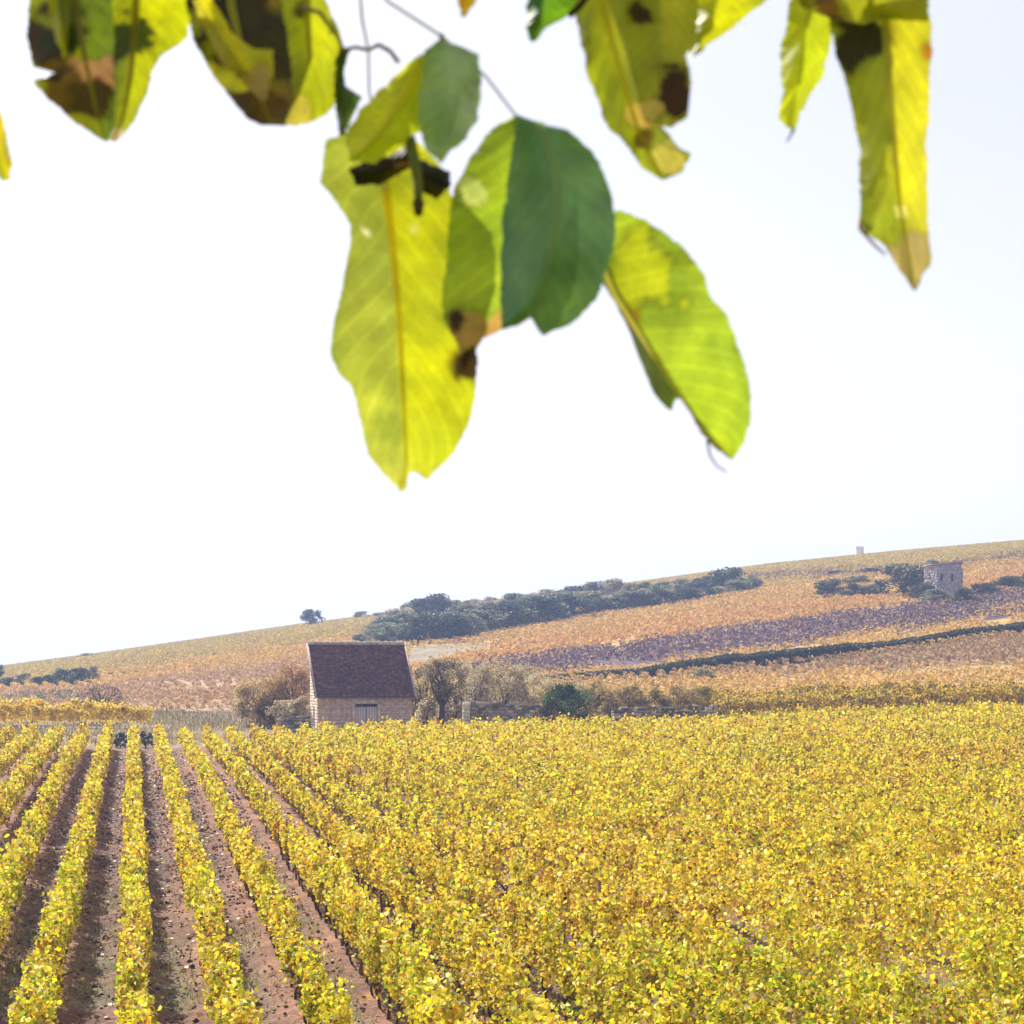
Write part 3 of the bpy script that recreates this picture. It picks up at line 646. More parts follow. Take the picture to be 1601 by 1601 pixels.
for i in range(9): mb.box((-.36, -.3, -.1 + i * .19), (-.01, .62, .08 + i * .19), lin(206, 196, 176) * rs.uniform(.85, 1.1), .02)  # lit wall end: sunlight painted as paler stone
obj('end_pier', mb.mesh('end_pier'), M_STONE, t)['label'] = 'end pier with sunlight put into its pale colour'
a_, b_ = ground(958, 111.5), ground(1122, 112.5)
stone_wall('rubble_wall', 'low dark rubble wall under the brown bushes at field edge', (a_.x, a_.y), (b_.x, b_.y), .7, 1.25, 1.4, 32, a_.z, rough_top=.5)
a_, b_ = ground(436, 113.5), ground(484, 113)
stone_wall('low_wall', 'short low dark wall just left of the hut', (a_.x, a_.y), (b_.x, b_.y), .4, .75, .95, 33, a_.z)

# ------------------------------------------------------------------ the hut with its single pitch roof
TH = R(13.5); DH = 112.0
c0 = ground(497, DH); Wd, Dp = 5.02, 2.9
zE = EYE + (YH - 1085) * DH / F - c0.z
zR = EYE + (YH - 1010) * (DH + Dp) / F - c0.z
hut = thing('stone_hut', 'small stone vineyard hut with a steep dark tiled roof', 'hut', c0, -TH * -1)
hut.rotation_euler = (0, 0, TH * 1.0)
# local frame: x along the front, y to the back
WALLC = [(196, 170, 153), (193, 166, 149), (199, 174, 156), (190, 163, 147)]
def hw(y): return zE + (zR - zE) * y / Dp
WALLC_SUNLIT = [(232, 218, 196), (222, 206, 184), (240, 228, 208), (228, 212, 192)]  # paler stones for the left wall: sunlight put into the colour
def wall_face(mb, rs, x0, x1, y0, y1, zfn, axis, holes=(), wc=None):
    """courses of rubble stones, thick blocks; holes = (a0, a1, z0, z1)"""
    pal = np.array([lin(*c) for c in (wc or WALLC)]); zc = -.3
    while zc < 6:
        hr = rs.uniform(.12, .19); s = (x0 if axis == 'x' else y0); e = (x1 if axis == 'x' else y1)
        while s < e - .02:
            ln = min(rs.uniform(.16, .42), e - s)
            segs = [(s, s + ln)]
            for (a0, a1, b0, b1) in holes:
                ns = []
                for (p, q) in segs:
                    if zc + hr > b0 + .02 and zc < b1 - .02 and q > a0 and p < a1:
                        if p < a0: ns.append((p, a0))
                        if q > a1: ns.append((a1, q))
                    else: ns.append((p, q))
                segs = ns
            for (p, q) in segs:
                if q - p < .02: continue
                t0 = zfn(p); t1 = zfn(q); zt0, zt1 = min(zc + hr, t0), min(zc + hr, t1)
                if min(zt0, zt1) <= zc + .02: continue
                o_ = rs.uniform(-.007, .007); c = pal[rs.integers(0, 4)] * rs.uniform(.97, 1.03); g = .001
                if axis == 'x': lo = [(p+g, y0+o_, zc), (q-g, y0+o_, zc), (q-g, y1, zc), (p+g, y1, zc)]; hi = [(p+g, y0+o_, zt0-g), (q-g, y0+o_, zt1-g), (q-g, y1, zt1-g), (p+g, y1, zt0-g)]
                else: lo = [(x0+o_, p+g, zc), (x1, p+g, zc), (x1, q-g, zc), (x0+o_, q-g, zc)]; hi = [(x0+o_, p+g, zt0-g), (x1, p+g, zt0-g), (x1, q-g, zt1-g), (x0+o_, q-g, zt1-g)]
                mb.prism(lo, hi, c)
            s += ln
        zc += hr
rs = np.random.default_rng(12)
dx0 = (552 - 497) / 151 * Wd; dx1 = (597 - 497) / 151 * Wd
z_dt = EYE + (YH - 1101) * DH / F - c0.z
mb = MB(); wall_face(mb, rs, 0, Wd, 0, .42, lambda s: zE - .02, 'x', [(dx0 + .12, dx1 - .12, -1, z_dt)])
obj('front_wall', mb.mesh('front_wall'), M_STONE, hut)
mb = MB(); wall_face(mb, rs, .0, .42, .425, Dp, lambda s: hw(s) - .02, 'y', [(1.1, 1.75, -.3, 1.3)], WALLC_SUNLIT)
o = obj('left_wall', mb.mesh('left_wall'), M_STONE, hut); o['label'] = 'side wall, pale with painted sunlight'
mb = MB(); wall_face(mb, rs, Wd - .42, Wd, .425, Dp, lambda s: hw(s) - .02, 'y'); obj('right_wall', mb.mesh('right_wall'), M_STONE, hut)
mb = MB(); wall_face(mb, rs, .425, Wd - .425, Dp - .42, Dp, lambda s: hw(Dp - .42) - .02, 'x'); obj('back_wall', mb.mesh('back_wall'), M_STONE, hut)
# door with stone surround and two leaves
door = obj('door', (lambda m: (m.box((dx0 + .15, .08, -.2), ((dx0 + dx1) / 2 - .02, .14, z_dt - .14), lin(186, 168, 166)), m.box(((dx0 + dx1) / 2 + .02, .08, -.2), (dx1 - .15, .14, z_dt - .14), lin(186, 168, 166)), m.mesh('door'))[-1])(MB()), M_PAINT, hut)
mb = MB(); fc = lin(190, 172, 158)
mb.box((dx0, -.03, -.25), (dx0 + .15, .3, z_dt - .005), fc); mb.box((dx1 - .15, -.03, -.25), (dx1, .3, z_dt - .005), fc); mb.box((dx0 - .05, -.035, z_dt), (dx1 + .05, .3, z_dt + .2), fc)
obj('door_frame', mb.mesh('door_frame'), M_STONE, door)
mb = MB()
for k in range(4):
    for xx0, xx1 in ((dx0 + .15, (dx0 + dx1) / 2 - .02), ((dx0 + dx1) / 2 + .02, dx1 - .15)):
        xq = xx0 + (k + .5) * (xx1 - xx0) / 4; mb.box((xq - .06, .055, -.15), (xq + .06, .078, z_dt - .2), lin(194, 176, 172))
obj('door_boards', mb.mesh('door_boards'), M_PAINT, door)
mb = MB(); mb.box((.2, 1.1, -.3), (.25, 1.75, 1.3), lin(96, 72, 58)); o = obj('side_shutter', mb.mesh('side_shutter'), M_PAINT, hut); o['label'] = 'brown side shutter'
# roof: a slab with courses of flat tiles
sl = math.hypot(Dp + .3, (zR - zE) * (Dp + .3) / Dp); uy, uz = Dp / math.hypot(Dp, zR - zE), (zR - zE) / math.hypot(Dp, zR - zE)
def rp(x, s, h): y = -.22 + s * uy - h * uz; z = zE - .22 * uz / uy + s * uz + h * uy; return (x, y, z)
mb = MB(); rl = sl
mb.prism([rp(-.1, 0, .0), rp(Wd + .1, 0, .0), rp(Wd + .1, rl, .0), rp(-.1, rl, .0)], [rp(-.1, 0, .07), rp(Wd + .1, 0, .07), rp(Wd + .1, rl, .07), rp(-.1, rl, .07)], lin(96, 72, 66))
tp = np.array([lin(96, 62, 66), lin(86, 56, 62), lin(108, 70, 72), lin(76, 52, 60), lin(122, 88, 86)])
nc = 27; st_ = rl / nc
for i in range(nc):
    x = -.1 - (i % 2) * .08
    while x < Wd + .1:
        x1 = min(x + .17, Wd + .1); xa = max(x, -.1)
        if x1 - xa > .03:
            j = rs.uniform(0, .012); c = tp[rs.choice(5, p=[.34, .28, .2, .13, .05])] * rs.uniform(.85, 1.15)
            s0, s1 = i * st_ + rs.uniform(-.01, .01), (i + 1) * st_ + .03
            mb.prism([rp(xa + .004, s0, .085 + j), rp(x1 - .004, s0, .085 + j), rp(x1 - .004, s1, .073), rp(xa + .004, s1, .073)],
                     [rp(xa + .004, s0, .112 + j), rp(x1 - .004, s0, .112 + j), rp(x1 - .004, s1, .085), rp(xa + .004, s1, .085)], c)
        x += .17
roof = obj('roof', mb.mesh('roof'), M_TILE, hut)
mb = MB(); 
for i in range(14):
    xa = -.12 + i * (Wd + .24) / 14; xb = xa + (Wd + .24) / 14 - .01
    mb.tube([rp(xa, rl - .02, .1), rp(xb, rl - .02, .1)], [.13, .12], 8, lin(176, 164, 160) * rs.uniform(.85, 1.1))
o = obj('ridge_cap', mb.mesh('ridge_cap', True), M_STONE, roof); o['label'] = 'pale mortar ridge cap'
for xx_ in (-.2, Wd + .1):
    mb = MB(); mb.prism([rp(xx_, 0, -.02), rp(xx_ + .1, 0, -.02), rp(xx_ + .1, rl, -.02), rp(xx_, rl, -.02)], [rp(xx_, 0, .125), rp(xx_ + .1, 0, .125), rp(xx_ + .1, rl, .125), rp(xx_, rl, .125)], lin(168, 152, 148))
    o = obj('verge', mb.mesh('verge'), M_STONE, roof); o['label'] = 'pale mortar verge'

# ruined hut on the hill
dR = solve_d(1490, 934); r0 = ground(1465, dR); sR = F / dR; WR = 66 / sR; HR = 58 / sR; 
ruin = thing('ruined_hut', 'pale stone hut with two small window holes up the slope', 'ruin', r0, R(16))
pal = np.array([lin(*c) for c in [(160, 154, 158), (146, 140, 146), (174, 166, 166), (134, 128, 134)]])
def ruin_wall(a, b, thick, top, holes, rs):
    mb = MB(); a = np.array(a, float); b = np.array(b, float); L = np.linalg.norm(b - a); u = (b - a) / L; nrm = np.array([-u[1], u[0]]); zc = -.4
    while zc < HR + .6:
        hr = rs.uniform(.16, .26); s = 0
        while s < L - .01:
            ln = min(rs.uniform(.25, .55), L - s)
            if zc + hr * .6 < top(s / L) and not any(h[0] < s + ln / 2 < h[1] and h[2] < zc + hr / 2 < h[3] for h in holes):
                o_ = rs.uniform(-.03, .03); p, q = a + u * (s + .006), a + u * (s + ln - .006)
                lo = [(*(p + nrm * o_), zc), (*(q + nrm * o_), zc), (*(q + nrm * thick), zc), (*(p + nrm * thick), zc)]
                mb.prism(lo, [(x_, y_, zc + hr - .006) for x_, y_, _ in lo], pal[rs.integers(0, 4)] * rs.uniform(.85, 1.1))
            s += ln
        zc += hr
    return mb
rs = np.random.default_rng(44)
z1, z2 = HR * .56, HR * .74
mb = MB(); wall_face(mb, rs, 0, WR * .62, 0, .4, lambda t: HR * .9 + .14 * t, 'x', [(WR * .09, WR * .17, HR * .48, HR * .62), (WR * .36, WR * .44, HR * .48, HR * .62)], [(172, 164, 166), (162, 155, 160), (186, 178, 176), (154, 148, 152)]); obj('front_wall', mb.mesh('ruin_front'), M_STONE, ruin)
mb = MB(); mb.prism([(-.1, -.12, HR * .9), (WR * .66, -.12, HR * .97), (WR * 1.02, 3.1, HR * .97), (-.1, 3.1, HR * .9)], [(-.1, -.12, HR * .9 + .16), (WR * .66, -.12, HR * .97 + .2), (WR * 1.02, 3.1, HR * .97 + .2), (-.1, 3.1, HR * .9 + .16)], lin(150, 138, 134)); obj('roof', mb.mesh('ruin_roof'), M_STONE, ruin)
obj('right_wall', ruin_wall((WR * .62, 0.02), (WR * .98, 2.98), .4, lambda t: HR * .97, [], rs).mesh('ruin_right'), M_STONE, ruin)
obj('left_wall', ruin_wall((0, 2.98), (0, .42), .4, lambda t: HR * .88, [], rs).mesh('ruin_left'), M_STONE, ruin)
obj('back_wall', ruin_wall((WR * .98, 3.0), (.42, 3.0), .4, lambda t: HR * .88, [], rs).mesh('ruin_back'), M_STONE, ruin)
# small lookout on the skyline; its near-white colour imitates haze
dT = 428.; t0 = ground(1344, dT)
tow = thing('far_tower', 'faint pale small tower on the skyline at the right', 'tower', t0)
mb = MB(); q = F / dT
for i in range(8): mb.box((-.7, -.7, -.4 + i * .3), (.7, .7, -.09 + i * .3), lin(238, 238, 240) * (0.95 + .05 * (i % 2)), .02)
obj('shaft', mb.mesh('tower_shaft'), M_STONE, tow)
mb = MB(); mb.box((-.78, -.78, 2.02), (.78, .78, 2.16), lin(234, 234, 238)); obj('cap', mb.mesh('tower_cap'), M_STONE, tow)

# ------------------------------------------------------------------ the walnut tree whose leaves hang into the top
def leaf_mat(name='walnut_leaf', trans=.5, rough=.5):
    m, ns, ls = new_mat(name)
    at = N(ns, 'ShaderNodeAttribute', attribute_name='tint'); uv = N(ns, 'ShaderNodeUVMap', uv_map='uv')
    sep = N(ns, 'ShaderNodeSeparateXYZ'); ls.new(uv.outputs[0], sep.inputs[0])
    ab = N(ns, 'ShaderNodeMath', operation='ABSOLUTE'); ls.new(sep.outputs['X'], ab.inputs[0])
    k = N(ns, 'ShaderNodeMath', operation='MULTIPLY_ADD'); k.inputs[1].default_value = -.22; ls.new(ab.outputs[0], k.inputs[0]); ls.new(sep.outputs['Y'], k.inputs[2])
    m2 = N(ns, 'ShaderNodeMath', operation='MULTIPLY'); m2.inputs[1].default_value = 13.0; ls.new(k.outputs[0], m2.inputs[0])
    pp_ = N(ns, 'ShaderNodeMath', operation='PINGPONG'); pp_.inputs[1].default_value = .5; ls.new(m2.outputs[0], pp_.inputs[0])
    vein = N(ns, 'ShaderNodeMapRange'); vein.inputs['From Min'].default_value = .0; vein.inputs['From Max'].default_value = .10
    vein.inputs['To Min'].default_value = 1.; vein.inputs['To Max'].default_value = 0.; ls.new(pp_.outputs[0], vein.inputs['Value'])
    tc = N(ns, 'ShaderNodeTexCoord'); nz = N(ns, 'ShaderNodeTexNoise'); nz.inputs['Scale'].default_value = 55.; nz.inputs['Detail'].default_value = 5.
    ls.new(tc.outputs['Object'], nz.inputs['Vector'])
    n2 = N(ns, 'ShaderNodeTexNoise'); n2.inputs['Scale'].default_value = 420.; n2.inputs['Detail'].default_value = 3.; ls.new(tc.outputs['Object'], n2.inputs['Vector'])
    mr = N(ns, 'ShaderNodeMapRange'); mr.inputs['From Min'].default_value = .3; mr.inputs['From Max'].default_value = .7; mr.inputs['To Min'].default_value = .78; mr.inputs['To Max'].default_value = 1.2
    ls.new(nz.outputs['Fac'], mr.inputs['Value'])
    m3 = N(ns, 'ShaderNodeMapRange'); m3.inputs['From Min'].default_value = .3; m3.inputs['From Max'].default_value = .7; m3.inputs['To Min'].default_value = .9; m3.inputs['To Max'].default_value = 1.1
    ls.new(n2.outputs['Fac'], m3.inputs['Value'])
    mm = N(ns, 'ShaderNodeMath', operation='MULTIPLY'); ls.new(mr.outputs[0], mm.inputs[0]); ls.new(m3.outputs[0], mm.inputs[1])
    sc = N(ns, 'ShaderNodeVectorMath', operation='SCALE'); ls.new(at.outputs['Color'], sc.inputs[0]); ls.new(mm.outputs[0], sc.inputs['Scale'])
    vm = N(ns, 'ShaderNodeMath', operation='MULTIPLY'); vm.inputs[1].default_value = .42; ls.new(vein.outputs[0], vm.inputs[0])
    mix = N(ns, 'ShaderNodeMixRGB'); ls.new(vm.outputs[0], mix.inputs['Fac']); ls.new(sc.outputs[0], mix.inputs['Color1']); v2 = N(ns, 'ShaderNodeVectorMath', operation='SCALE'); v2.inputs['Scale'].default_value = 1.7; ls.new(sc.outputs[0], v2.inputs[0]); ls.new(v2.outputs[0], mix.inputs['Color2'])
    bp = N(ns, 'ShaderNodeBump'); bp.inputs['Strength'].default_value = .04; bp.inputs['Distance'].default_value = .0015; ls.new(vein.outputs[0], bp.inputs['Height'])
    p = N(ns, 'ShaderNodeBsdfPrincipled'); p.inputs['Roughness'].default_value = rough; p.inputs['Specular IOR Level'].default_value = .3
    ls.new(mix.outputs[0], p.inputs['Base Color']); ls.new(bp.outputs[0], p.inputs['Normal'])
    t_ = N(ns, 'ShaderNodeBsdfTranslucent'); ls.new(mix.outputs[0], t_.inputs['Color'])
    mx = N(ns, 'ShaderNodeMixShader'); mx.inputs[0].default_value = trans
    ls.new(p.outputs[0], mx.inputs[1]); ls.new(t_.outputs[0], mx.inputs[2])
    o = N(ns, 'ShaderNodeOutputMaterial'); ls.new(mx.outputs[0], o.inputs[0]); return m
M_LEAF = leaf_mat(); M_LEAF_DARK = leaf_mat('walnut_leaf_green', .1, .36)
TREE_X, TREE_Y = 2.1, .3
tz = float(H(TREE_X, TREE_Y)); T0 = Vector((TREE_X, TREE_Y, tz))
walnut = thing('walnut_tree', 'walnut tree whose drooping yellow-green leaves hang across the top of the picture', 'tree', T0)
ORG = np.array(T0)

def resample(pts, n):
    p = np.array(pts, float)
    if len(p) < 2: p = np.vstack([p, p])
    d = np.concatenate([[0], np.cumsum(np.linalg.norm(np.diff(p, axis=0), axis=1))]); d /= d[-1] + 1e-9
    t = np.linspace(0, 1, n); q = np.stack([np.interp(t, d, p[:, 0]), np.interp(t, d, p[:, 1])], 1)
    r = q.copy(); r[1:-1] = .2 * q[:-2] + .6 * q[1:-1] + .2 * q[2:]
    return r

def walnut_leaf(Lp, Mp, Rp, dist, cl, cr, fold=.02, bend=.02, spots=(), tip=None, label=None, seed=0, rib=True, ribc=(206, 196, 40), skew=0., wave=.004):
    """blade lofted between its two margins and its midrib; colours hold leaf tones, browning and painted shade"""
    NT, NU = 120, 11; L = resample(Lp, NT); M = resample(Mp, NT); Rr = resample(Rp, NT)
    us = np.linspace(-1, 1, 2 * NU + 1); t = np.linspace(0, 1, NT)
    rs = np.random.default_rng(seed + 900)
    jit = []
    for e_ in (L, Rr):       # small teeth and nicks along the margin
        k_ = fbm(np.arange(NT) * 1., np.full(NT, seed * 3.7), 9., 140) - .5; jit.append(((e_ - M) / (np.linalg.norm(e_ - M, axis=1)[:, None] + 1e-6) * (k_[:, None] * 9 + rs.normal(0, .8, (NT, 1)))) * ss(0, .04, np.minimum(np.linspace(0, 1, NT), 1 - np.linspace(0, 1, NT)))[:, None])
    px = np.zeros((NT, len(us), 2))
    for j, u in enumerate(us):
        e, jj = (L, jit[0]) if u < 0 else (Rr, jit[1]); px[:, j] = M + (e - M) * abs(u) + jj * abs(u) ** 6
    T, Uu = np.meshgrid(t, us, indexing='ij')
    prof = np.sin(np.pi * np.clip(T, .02, .98)) ** .6
    dep = dist + fold * np.abs(Uu) ** 1.3 * prof + bend * np.sin(np.pi * T) + skew * Uu * prof
    dep = dep + wave * np.abs(Uu) * np.sin(T * (9 + 5 * rs.random()) + Uu * 2 + rs.random() * 6) + .12 * wave * np.abs(Uu) * np.sin(T * 57. - np.abs(Uu) * 9)
    x = (px[..., 0] - 800.5) * dep / F; z = EYE + (YH - px[..., 1]) * dep / F
    Vv = np.stack([x, dep, z], -1).reshape(-1, 3) - ORG
    c = np.where((Uu < 0)[..., None], lin(*cl), lin(*cr)).astype(float)
    nz = fbm(px[..., 0].ravel(), px[..., 1].ravel(), 70., seed % 7 + 120).reshape(NT, -1)[..., None]
    c = c * (.72 + .56 * nz); c = c + (nz - .5) * np.array([.06, .0, -.02])
    if tip is not None:
        k = ss(tip[0], tip[1], T + .12 * (nz[..., 0] - .5))[..., None]; c = c * (1 - k) + lin(*tip[2]) * k
    for (sx, sy, sr, scol) in spots:  # browning, plus shade painted as near-black spots
        dd_ = np.hypot(px[..., 0] - sx, px[..., 1] - sy) / sr + 1.9 * (fbm(px[..., 0].ravel(), px[..., 1].ravel(), 34., 130, 4).reshape(NT, -1) - .5)
        rim = (np.exp(-((dd_ - .95) / .16) ** 2) * .45)[..., None]; c = c * (1 - rim) + c * np.array([.42, .3, .25]) * rim; k = (1 - ss(.72, .96, dd_))[..., None]; c = c * (1 - k) + lin(*scol) * k
    c = np.clip(c * np.array([1., 1., .62]), .004, .95)
    nu = len(us); i = (np.arange(NT - 1)[:, None] * nu + np.arange(nu - 1)[None]).ravel()
    f = np.stack([i, i + 1, i + nu + 1, i + nu], 1)
    me = mesh_np('walnut_leaf', Vv, f, c.reshape(-1, 3), np.stack([Uu.ravel(), T.ravel()], 1), smooth=True)
    o = obj('leaf', me, M_LEAF_DARK if seed in (3, 5) else M_LEAF, walnut)
    if label: o['label'] = label
    if rib:
        mid = Vv.reshape(NT, nu, 3)[:, NU] + np.array([0, -.0006, 0])
        mb = MB(); q_ = mid[1:-2]; wd_ = np.linspace(.0024, .0005, NT - 3)[:, None]; sd_ = np.gradient(q_, axis=0); sd_ = np.stack([-sd_[:, 2], 0 * sd_[:, 0], sd_[:, 0]], 1); sd_ /= np.linalg.norm(sd_, axis=1)[:, None] + 1e-9
        n_ = len(q_); ii = np.arange(n_ - 1)[:, None] * 3; mb.add(np.stack([q_ - sd_ * wd_, q_ + np.array([0, -.0009, 0]), q_ + sd_ * wd_], 1).reshape(-1, 3), np.concatenate([ii + np.array([0, 1, 4, 3]), ii + np.array([1, 2, 5, 4])]), c=lin(*ribc)); obj('midrib', mb.mesh('midrib', True), M_RIB, o)
    return o
M_RIB = foliage_mat('midrib', .6, .5)
YG, LIME, YEL, OLIV, DKG_ = (168, 176, 40), (150, 168, 40), (206, 196, 30), (140, 142, 34), (62, 96, 50)
BRN, DBR, TAN = (108, 70, 40), (58, 42, 24), (186, 150, 96)
# centre group ---------------------------------------------------------
walnut_leaf([(575, 205), (508, 218), (499, 285), (522, 312), (545, 345), (548, 382), (536, 440), (521, 500), (515, 555), (530, 586), (549, 602), (560, 640), (575, 710), (600, 742), (627, 770)],
            [(590, 220), (604, 300), (616, 400), (626, 520), (632, 640), (636, 720), (627, 770)],
            [(640, 210), (700, 270), (712, 340), (704, 420), (716, 490), (740, 525), (748, 560), (744, 620), (732, 665), (712, 702), (690, 728), (666, 752), (652, 736), (640, 738), (636, 764)],
            1.06, (146, 154, 64), (172, 174, 34), fold=.012, bend=-.02, skew=.012, spots=[(574, 362, 9, (230, 225, 200)), (648, 355, 12, (200, 200, 120)), (727, 560, 26, DBR)], tip=(.8, 1.1, (190, 186, 90)), label='largest hanging yellow-green leaf with a torn tip', seed=1, ribc=(232, 206, 20))
walnut_leaf([(668, 82), (640, 96), (600, 134), (562, 174), (541, 208), (545, 250)], [(664, 86), (640, 140), (605, 195), (575, 230), (548, 252)], [(664, 100), (664, 150), (658, 205), (622, 226), (582, 256), (549, 254)],
            1.0, (206, 206, 70), (184, 192, 24), fold=-.01, bend=.01, label='bright yellow leaf at the top of the middle cluster', seed=2, ribc=(225, 215, 50))
walnut_leaf([(690, 62), (664, 84), (656, 140), (655, 195), (668, 238), (690, 258)], [(692, 64), (706, 120), (706, 190), (690, 258)], [(715, 70), (748, 86), (754, 130), (746, 188), (728, 216), (706, 236), (690, 258)],
            .985, (130, 158, 110), (140, 164, 128), fold=.02, bend=-.012, label='grey-green leaf beside the bright yellow one', seed=3, ribc=(130, 160, 80), rib=False)
walnut_leaf([(806, 180), (770, 200), (735, 246), (712, 292), (702, 332), (698, 400), (690, 460), (694, 500), (715, 540), (722, 578)], [(806, 182), (800, 260), (792, 350), (778, 440), (755, 510), (724, 578)], [(806, 184), (806, 260), (802, 350), (798, 440), (792, 512), (755, 530), (738, 566), (724, 578)],
            1.03, (158, 178, 50), (150, 172, 60), fold=.012, bend=-.01, spots=[(735, 520, 62, (176, 140, 92)), (712, 500, 24, DBR), (735, 562, 20, DBR), (735, 300, 26, (196, 206, 130))], label='light green leaf with a brown withered tip', seed=4, rib=False)
walnut_leaf([(806, 182), (796, 260), (786, 350), (780, 450), (785, 516), (812, 508), (834, 494), (840, 502), (848, 524)], [(840, 190), (866, 255), (873, 330), (862, 400), (842, 465), (832, 496), (848, 525)], [(850, 194), (888, 202), (922, 232), (946, 272), (962, 338), (958, 400), (934, 466), (892, 508), (848, 526)],
            .985, (88, 126, 84), (98, 136, 94), fold=.03, bend=-.02, label='dark glossy green leaf in the middle', seed=5, ribc=(140, 166, 100), wave=.0008)
walnut_leaf([(925, 395), (945, 448), (962, 474), (986, 522), (1010, 590), (1030, 626), (1050, 646), (1054, 624), (1070, 622), (1092, 672), (1112, 698), (1145, 720)], [(930, 385), (960, 455), (1002, 522), (1050, 598), (1092, 660), (1145, 720)], [(935, 350), (966, 326), (1010, 345), (1062, 380), (1104, 434), (1112, 466), (1134, 490), (1160, 550), (1172, 602), (1175, 650), (1166, 690), (1145, 720)],
            1.05, (100, 116, 44), (158, 178, 54), fold=.02, bend=-.02, skew=-.012, spots=[(1010, 420, 60, (190, 196, 40)), (985, 500, 14, (150, 120, 40))], label='slanting yellow-green leaf at the right of the middle cluster', seed=6, ribc=(190, 180, 70))  # darker left half: shade below the midrib painted in
walnut_leaf([(546, 268), (556, 290), (592, 291), (620, 274), (640, 262), (656, 296), (682, 312), (704, 292)], [(546, 266), (575, 270), (604, 266), (638, 244), (654, 268), (682, 286), (704, 291)], [(546, 262), (575, 252), (606, 244), (638, 226), (652, 246), (680, 260), (704, 268), (706, 290)], 1.035, DBR, (50, 38, 22), fold=.01, bend=0, label='dark curled leaf with painted shade under the bright yellow one', seed=7, rib=False)  # shaded curl, its shade put into the near-black colour
walnut_leaf([(530, 76), (522, 110), (524, 160), (530, 214)], [(536, 76), (530, 120), (538, 170), (534, 214)], [(548, 80), (537, 105), (541, 135), (566, 152), (552, 180), (538, 214)], 1.06, (56, 82, 36), (66, 92, 36), fold=.008, bend=.0, label='narrow dark green leaf beside the twig ring', seed=8, rib=False)
# left group -----------------------------------------------------------
walnut_leaf([(60, -60), (46, 0), (42, 60), (54, 104), (86, 114), (52, 126), (80, 160), (120, 194), (165, 222)], [(110, -60), (120, 20), (135, 100), (150, 170), (166, 222)], [(170, -60), (176, 20), (178, 90), (182, 150), (178, 200), (168, 222)],
            1.0, (128, 134, 30), (96, 116, 36), fold=.02, bend=-.015, spots=[(55, 60, 46, (58, 42, 20)), (112, 40, 44, (34, 42, 20)), (140, 126, 40, (160, 118, 92)), (95, 140, 40, (74, 58, 26)), (150, 165, 34, (52, 40, 20))], label='mottled olive and brown leaf with painted shade at the far left', seed=9, ribc=(150, 140, 50))  # darkest spots paint the shaded areas; the others are browning
walnut_leaf([(150, -50), (148, 30), (150, 110), (158, 180), (170, 218)], [(215, -50), (212, 30), (205, 120), (192, 190), (178, 222)], [(300, -50), (302, 20), (288, 62), (256, 84), (237, 112), (226, 160), (202, 204), (180, 222)],
            1.03, (140, 148, 28), (164, 168, 26), fold=.014, bend=.012, spots=[(205, 65, 40, (44, 52, 20)), (180, 212, 14, (206, 186, 170))], label='broad olive leaf with a pale nick at its tip', seed=10, ribc=(160, 150, 40))  # large dark spot is painted shade
walnut_leaf([(285, -60), (292, 0), (302, 60), (330, 112), (352, 146), (390, 188), (408, 196)], [(360, -60), (362, 10), (380, 90), (405, 150), (425, 196)], [(420, -60), (440, 10), (452, 80), (460, 150), (446, 197)],
            1.02, (152, 152, 40), (70, 66, 26), fold=.02, bend=-.01, spots=[(352, 22, 60, (30, 26, 14)), (400, 172, 46, (56, 42, 20)), (395, 60, 60, (34, 30, 14)), (450, 90, 50, (40, 36, 16))], label='leaf with brown and painted shade blotches left of the twig ring', seed=11, ribc=(176, 168, 50))  # near-black blotches and dark half paint the shaded curl
walnut_leaf([(420, -60), (408, 20), (418, 80), (412, 140), (404, 194)], [(480, -60), (480, 20), (485, 90), (465, 150), (440, 196)], [(492, -60), (510, 8), (534, 52), (540, 90), (526, 160), (515, 180), (476, 195), (440, 197)],
            1.05, (120, 128, 26), (166, 170, 28), fold=.018, bend=.012, spots=[(465, 190, 40, (172, 158, 70)), (470, 20, 16, (58, 52, 22))], label='yellow-green rounded leaf left of the twig ring', seed=12, ribc=(170, 166, 40))
walnut_leaf([(300, 0), (325, 60), (350, 100), (378, 130), (412, 158)], [(310, -5), (345, 55), (375, 95), (400, 130), (414, 158)], [(330, -5), (362, 50), (395, 76), (426, 78), (430, 110), (420, 140), (416, 158)],
            .985, (170, 160, 60), (206, 196, 24), fold=.01, bend=.0, spots=[(395, 135, 36, (176, 150, 90))], label='curled yellow leaf end with tan edge', seed=13, rib=False)
walnut_leaf([(60, -40), (72, 0), (86, 60), (100, 90)], [(85, -40), (92, 10), (98, 60), (104, 92)], [(112, -40), (112, 10), (108, 60), (106, 92)], .98, (196, 190, 24), (128, 132, 30), fold=.008, bend=.0, label='small yellow leaf over the mottled one', seed=14, rib=False)
walnut_leaf([(-60, 140), (-40, 210), (-20, 270), (10, 283)], [(-30, 140), (-8, 200), (4, 250), (12, 282)], [(-10, 150), (8, 190), (14, 230), (20, 262), (14, 282)], 1.02, (186, 186, 24), (212, 196, 20), fold=.01, bend=0, label='yellow leaf cut by the left edge of the picture', seed=15, rib=False)
